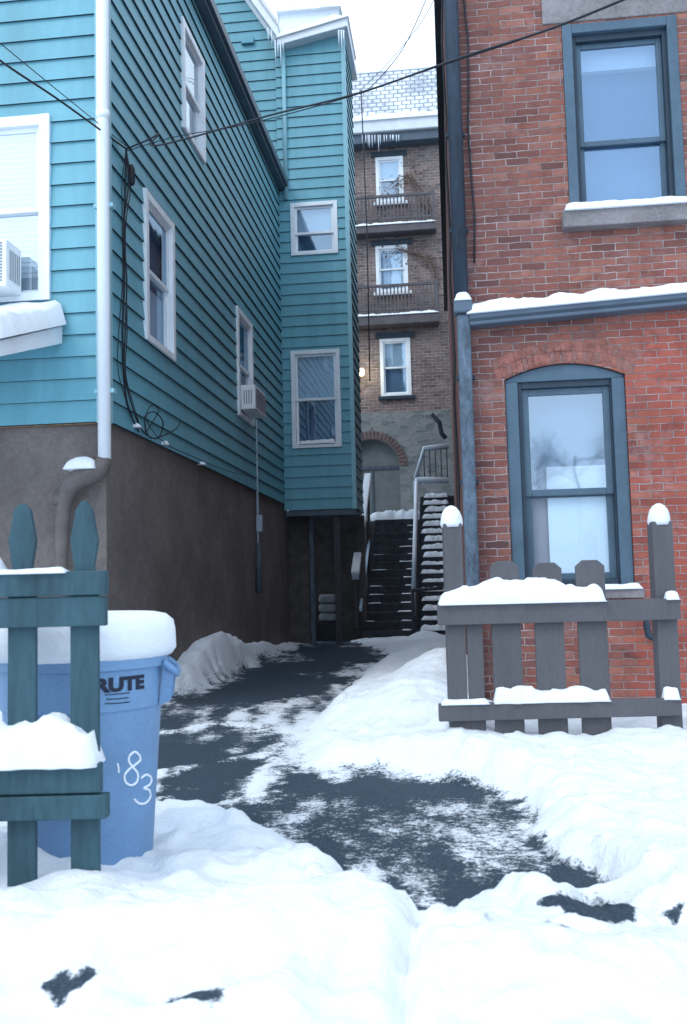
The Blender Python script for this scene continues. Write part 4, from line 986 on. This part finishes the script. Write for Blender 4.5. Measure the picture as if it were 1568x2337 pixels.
zt2 = uz(1270, 1598)[1]; zb2 = uz(1270, 1638)[1]
mb = MB(); mb.box(uz(1000, 1610)[0], uz(1550, 1610)[0], -.048, -.001, zb2, zt2); r2 = mb.build('rail', M['greyfence'], rf_, bevel=.004)
heap('snow_cap', uz(1000, 1380)[0], uz(1378, 1380)[0], -.06, .04, zt-.002, .115, r1, 21, rough=.4, prof=lambda a: .45+.75*max(0, math.sin(a*2.6+.2))**1.2)
heap('snow_cap', uz(1515, 1380)[0], uz(1545, 1380)[0], -.045, .0, zt-.002, .035, r1, 22)
heap('snow_cap', uz(1125, 1598)[0], uz(1388, 1598)[0], -.05, .02, zt2-.002, .075, r2, 23, rough=.45)
heap('snow_cap', uz(1510, 1598)[0], uz(1546, 1598)[0], -.045, .0, zt2-.002, .07, r2, 24, rough=.3); heap('snow_cap', uz(1005, 1598)[0], uz(1115, 1598)[0], -.046, .0, zt2-.002, .022, r2, 25)

# ------------------------------------------------------------------ blue bin
DB = 3.55
cpt = onD(190, 1600, DB); RIM = .307
zrim = onD(190, 1508, DB-.3).z; zbot = -.02
bin_ = empty('rubbish_bin', (cpt.x, cpt.y, zbot), 'blue round plastic rubbish bin heaped with snow behind the green fence', 'bin')
hB = zrim-zbot
zs = onD(190, 1632, DB-.28).z-zbot
prof = [(.238, 0), (.243, .01), (.285, zs-.004), (.292, zs+.004), (.294, hB-.075), (.296, hB-.045), (RIM+.004, hB-.04), (RIM+.006, hB-.006), (RIM, hB), (RIM-.02, hB), (RIM-.025, hB-.05)]
mb = MB(); mb.lathe((cpt.x, cpt.y, zbot), prof, 72); body = mb.build('body', M['bin'], bin_, smooth=True)
m_ = body.modifiers.new('edge', 'EDGE_SPLIT'); m_.split_angle = math.radians(35)
def rad(z):
    zz = z-zbot
    for (r0, a0), (r1_, a1) in zip(prof, prof[1:]):
        if a0 <= zz <= a1 and a1 > a0: return r0+(r1_-r0)*(zz-a0)/(a1-a0)
    return .3
def oncan(px, py, lift=.002):
    d = ray(px, py).normalized(); t = (DB-.5)/d.dot(FW)
    for _ in range(4000):
        p = CAM+d*t
        if math.hypot(p.x-cpt.x, p.y-cpt.y) <= rad(p.z)+lift: return p
        t += .0005
        if t > DB+1: break
    return None
mb = MB(); hs = onD(190, 1398, DB).z-zrim
sp = [(RIM-.03, -.02), (RIM+.012, -.004), (RIM+.030, .02), (RIM+.030, hs*.55), (RIM+.022, hs*.78), (RIM-.005, hs*.93), (RIM-.05, hs*.99), (.2, hs*1.005), (.12, hs*1.0), (.02, hs*1.0)]
mb.lathe((cpt.x, cpt.y, zrim), sp, 72, fn=lambda th, z: 1+.012*math.sin(3*th+1)+.010*math.sin(7*th+z*9)+.007*math.sin(13*th+z*22)+.004*math.sin(29*th+z*60))
mb.build('snow_cap', M['snow'], bin_, smooth=True)
for sgn in (1, -1):
    ang = YAW+(0.12 if sgn > 0 else PI-.12); dv = Vector((math.cos(ang), math.sin(ang), 0)); sd = Vector((-dv.y, dv.x, 0)); c_ = Vector((cpt.x, cpt.y, zrim-.03))+dv*(RIM-.005)
    mb = MB(); mb.tube(spl([c_+sd*.09, c_+dv*.035+sd*.085-Vector((0, 0, .03)), c_+dv*.042-Vector((0, 0, .05)), c_+dv*.035-sd*.085-Vector((0, 0, .03)), c_-sd*.09], 6), .014, 8); h_ = mb.build('handle', M['bin'], bin_, smooth=True)
    for s_ in (-.075, .075):
        mb = MB(); i = 0; A = c_+sd*s_
        pts_ = [A, A+dv*.04-Vector((0, 0, .02)), A+dv*.025-Vector((0, 0, .14)), A-dv*.02-Vector((0, 0, .16))]
        for t_ in (-.006, .006): mb.v += [q+sd*t_ for q in pts_]
        for q in ((0, 1, 2, 3), (4, 5, 6, 7), (0, 1, 5, 4), (1, 2, 6, 5), (2, 3, 7, 6), (3, 0, 4, 7)): mb.f.append([i+k for k in q]); mb.m.append(0)
        mb.build('handle_bracket', M['bin'], h_)
def wrap_text(txt, size, px, py, name, bold=.0, wide=1.12):
    cu = bpy.data.curves.new('t', 'FONT'); cu.body = txt; cu.size = size; cu.align_x = 'CENTER'; cu.offset = bold; cu.resolution_u = 3
    ob = bpy.data.objects.new('t', cu); C.objects.link(ob); dg = bpy.context.evaluated_depsgraph_get(); dg.update()
    me0 = bpy.data.meshes.new_from_object(ob.evaluated_get(dg)); bpy.data.objects.remove(ob)
    bm = bmesh.new(); bm.from_mesh(me0); bmesh.ops.triangulate(bm, faces=bm.faces[:]); bmesh.ops.subdivide_edges(bm, edges=bm.edges[:], cuts=1)
    c_ = oncan(px, py); a0 = math.atan2(c_.y-cpt.y, c_.x-cpt.x); mb = MB()
    for v in bm.verts:
        z = c_.z+v.co.y; r = rad(z)+.0025; a_ = a0+v.co.x*wide/r
        mb.v.append(Vector((cpt.x+r*math.cos(a_), cpt.y+r*math.sin(a_), z)))
    for f in bm.faces: mb.f.append([v.index for v in f.verts]); mb.m.append(0)
    bm.free(); return mb.build(name, M['ink'], body)
wrap_text('BRUTE', .064, 264, 1577, 'lettering', .0036, 1.27)
def stroke(pxs, r, name, mat, k=6):
    pts = [oncan(x, y, .0015) for x, y in pxs]; pts = [p for p in pts if p]
    mb = MB(); mb.tube(spl(pts, k), r, 6); return mb.build(name, M[mat], body, smooth=True)
for row in ([(240, 1586), (268, 1584), (296, 1581)], [(243, 1596), (268, 1595), (294, 1592)], [(240, 1606), (268, 1605), (296, 1602)]): stroke(row, .0018, 'small_print', 'ink')
stroke([(318, 1724), (308, 1716), (296, 1724), (294, 1738), (304, 1752), (314, 1766), (312, 1784), (300, 1792), (287, 1786), (284, 1770), (294, 1756), (310, 1744), (320, 1734), (318, 1724)], .0042, 'scrawl', 'paint')
stroke([(322, 1776), (334, 1768), (345, 1776), (342, 1790), (328, 1799), (340, 1803), (343, 1818), (333, 1832), (318, 1834), (306, 1824)], .0042, 'scrawl', 'paint')
stroke([(268, 1742), (270, 1752), (271, 1764)], .0034, 'scrawl', 'paint')

# ------------------------------------------------------------------ bare trees over the street behind the viewer (mirrored in the panes)
def bare_tree(x, y, h, seed, label):
    rnd = random.Random(seed); t = empty('bare_tree', (x, y, 0), label, 'tree')
    mb = MB(); mb.tube([(x, y, -.1), (x+.05, y, h*.3), (x-.05, y+.05, h*.65), (x, y, h*.8)], [.16, .13, .09, .05], 8); mb.build('trunk', M['bark'], t, smooth=True)
    mb = MB()
    def grow(p, d, L, r, k):
        q = p+d*L; mb.tube([p, q], [r, r*.65], 3)
        if k == 0: return
        for _ in range(3):
            nd = (d+Vector((rnd.uniform(-.9, .9), rnd.uniform(-.8, .8), rnd.uniform(-.35, .6)))).normalized(); grow(q, nd, L*rnd.uniform(.65, .9), r*.58, k-1)
    for _ in range(7):
        grow(Vector((x, y, h*rnd.uniform(.62, .78))), Vector((rnd.uniform(-1, 1), rnd.uniform(-.8, .8), rnd.uniform(.0, .5))).normalized(), h*.095, .04, 5)
    mb.build('crown', M['bark'], t)
bare_tree(4.4, -46, 10.4, 1, 'bare leafless tree across the street nearest the drive')
bare_tree(8.2, -47, 11.2, 2, 'taller bare leafless tree across the street further along')

# ------------------------------------------------------------------ camera, light
cd = bpy.data.cameras.new('Camera'); cam = bpy.data.objects.new('Camera', cd); C.objects.link(cam)
cd.sensor_fit = 'HORIZONTAL'; cd.sensor_width = 24; cd.lens = 24*F/W; cd.clip_end = 1000; cd.clip_start = .05
cd.dof.use_dof = True; cd.dof.focus_distance = 9.0; cd.dof.aperture_fstop = 5.0
cam.matrix_world = Matrix.Translation(CAM) @ R.to_4x4()
bpy.context.scene.camera = cam
wd = bpy.data.worlds.new('World'); bpy.context.scene.world = wd; wd.use_nodes = True
nt = wd.node_tree; bg = nt.nodes['Background']
sky = nt.nodes.new('ShaderNodeTexSky'); sky.sky_type = 'NISHITA'; sky.sun_disc = False
EL, AZ = math.radians(46), math.radians(216)
sky.sun_elevation = EL; sky.sun_rotation = AZ; sky.air_density = 1.0; sky.dust_density = 3.0; sky.ozone_density = 1.5
mx = nt.nodes.new('ShaderNodeMix'); mx.data_type = 'RGBA'; mx.inputs[0].default_value = .84
nt.links.new(sky.outputs[0], mx.inputs[6]); mx.inputs[7].default_value = (10.8, 12.9, 15.2, 1)
nt.links.new(mx.outputs[2], bg.inputs['Color']); bg.inputs['Strength'].default_value = .142
sl_d = bpy.data.lights.new('Sun', 'SUN'); sl_d.energy = 1.0; sl_d.angle = math.radians(25); sl_d.color = (1, .97, .94)
so = bpy.data.objects.new('Sun', sl_d); C.objects.link(so)
dirv = Vector((math.sin(AZ)*math.cos(EL), math.cos(AZ)*math.cos(EL), math.sin(EL)))
so.rotation_euler = dirv.to_track_quat('Z', 'Y').to_euler()
sc = bpy.context.scene; sc.view_settings.view_transform = 'Standard'; sc.view_settings.look = 'None'; sc.view_settings.exposure = 0
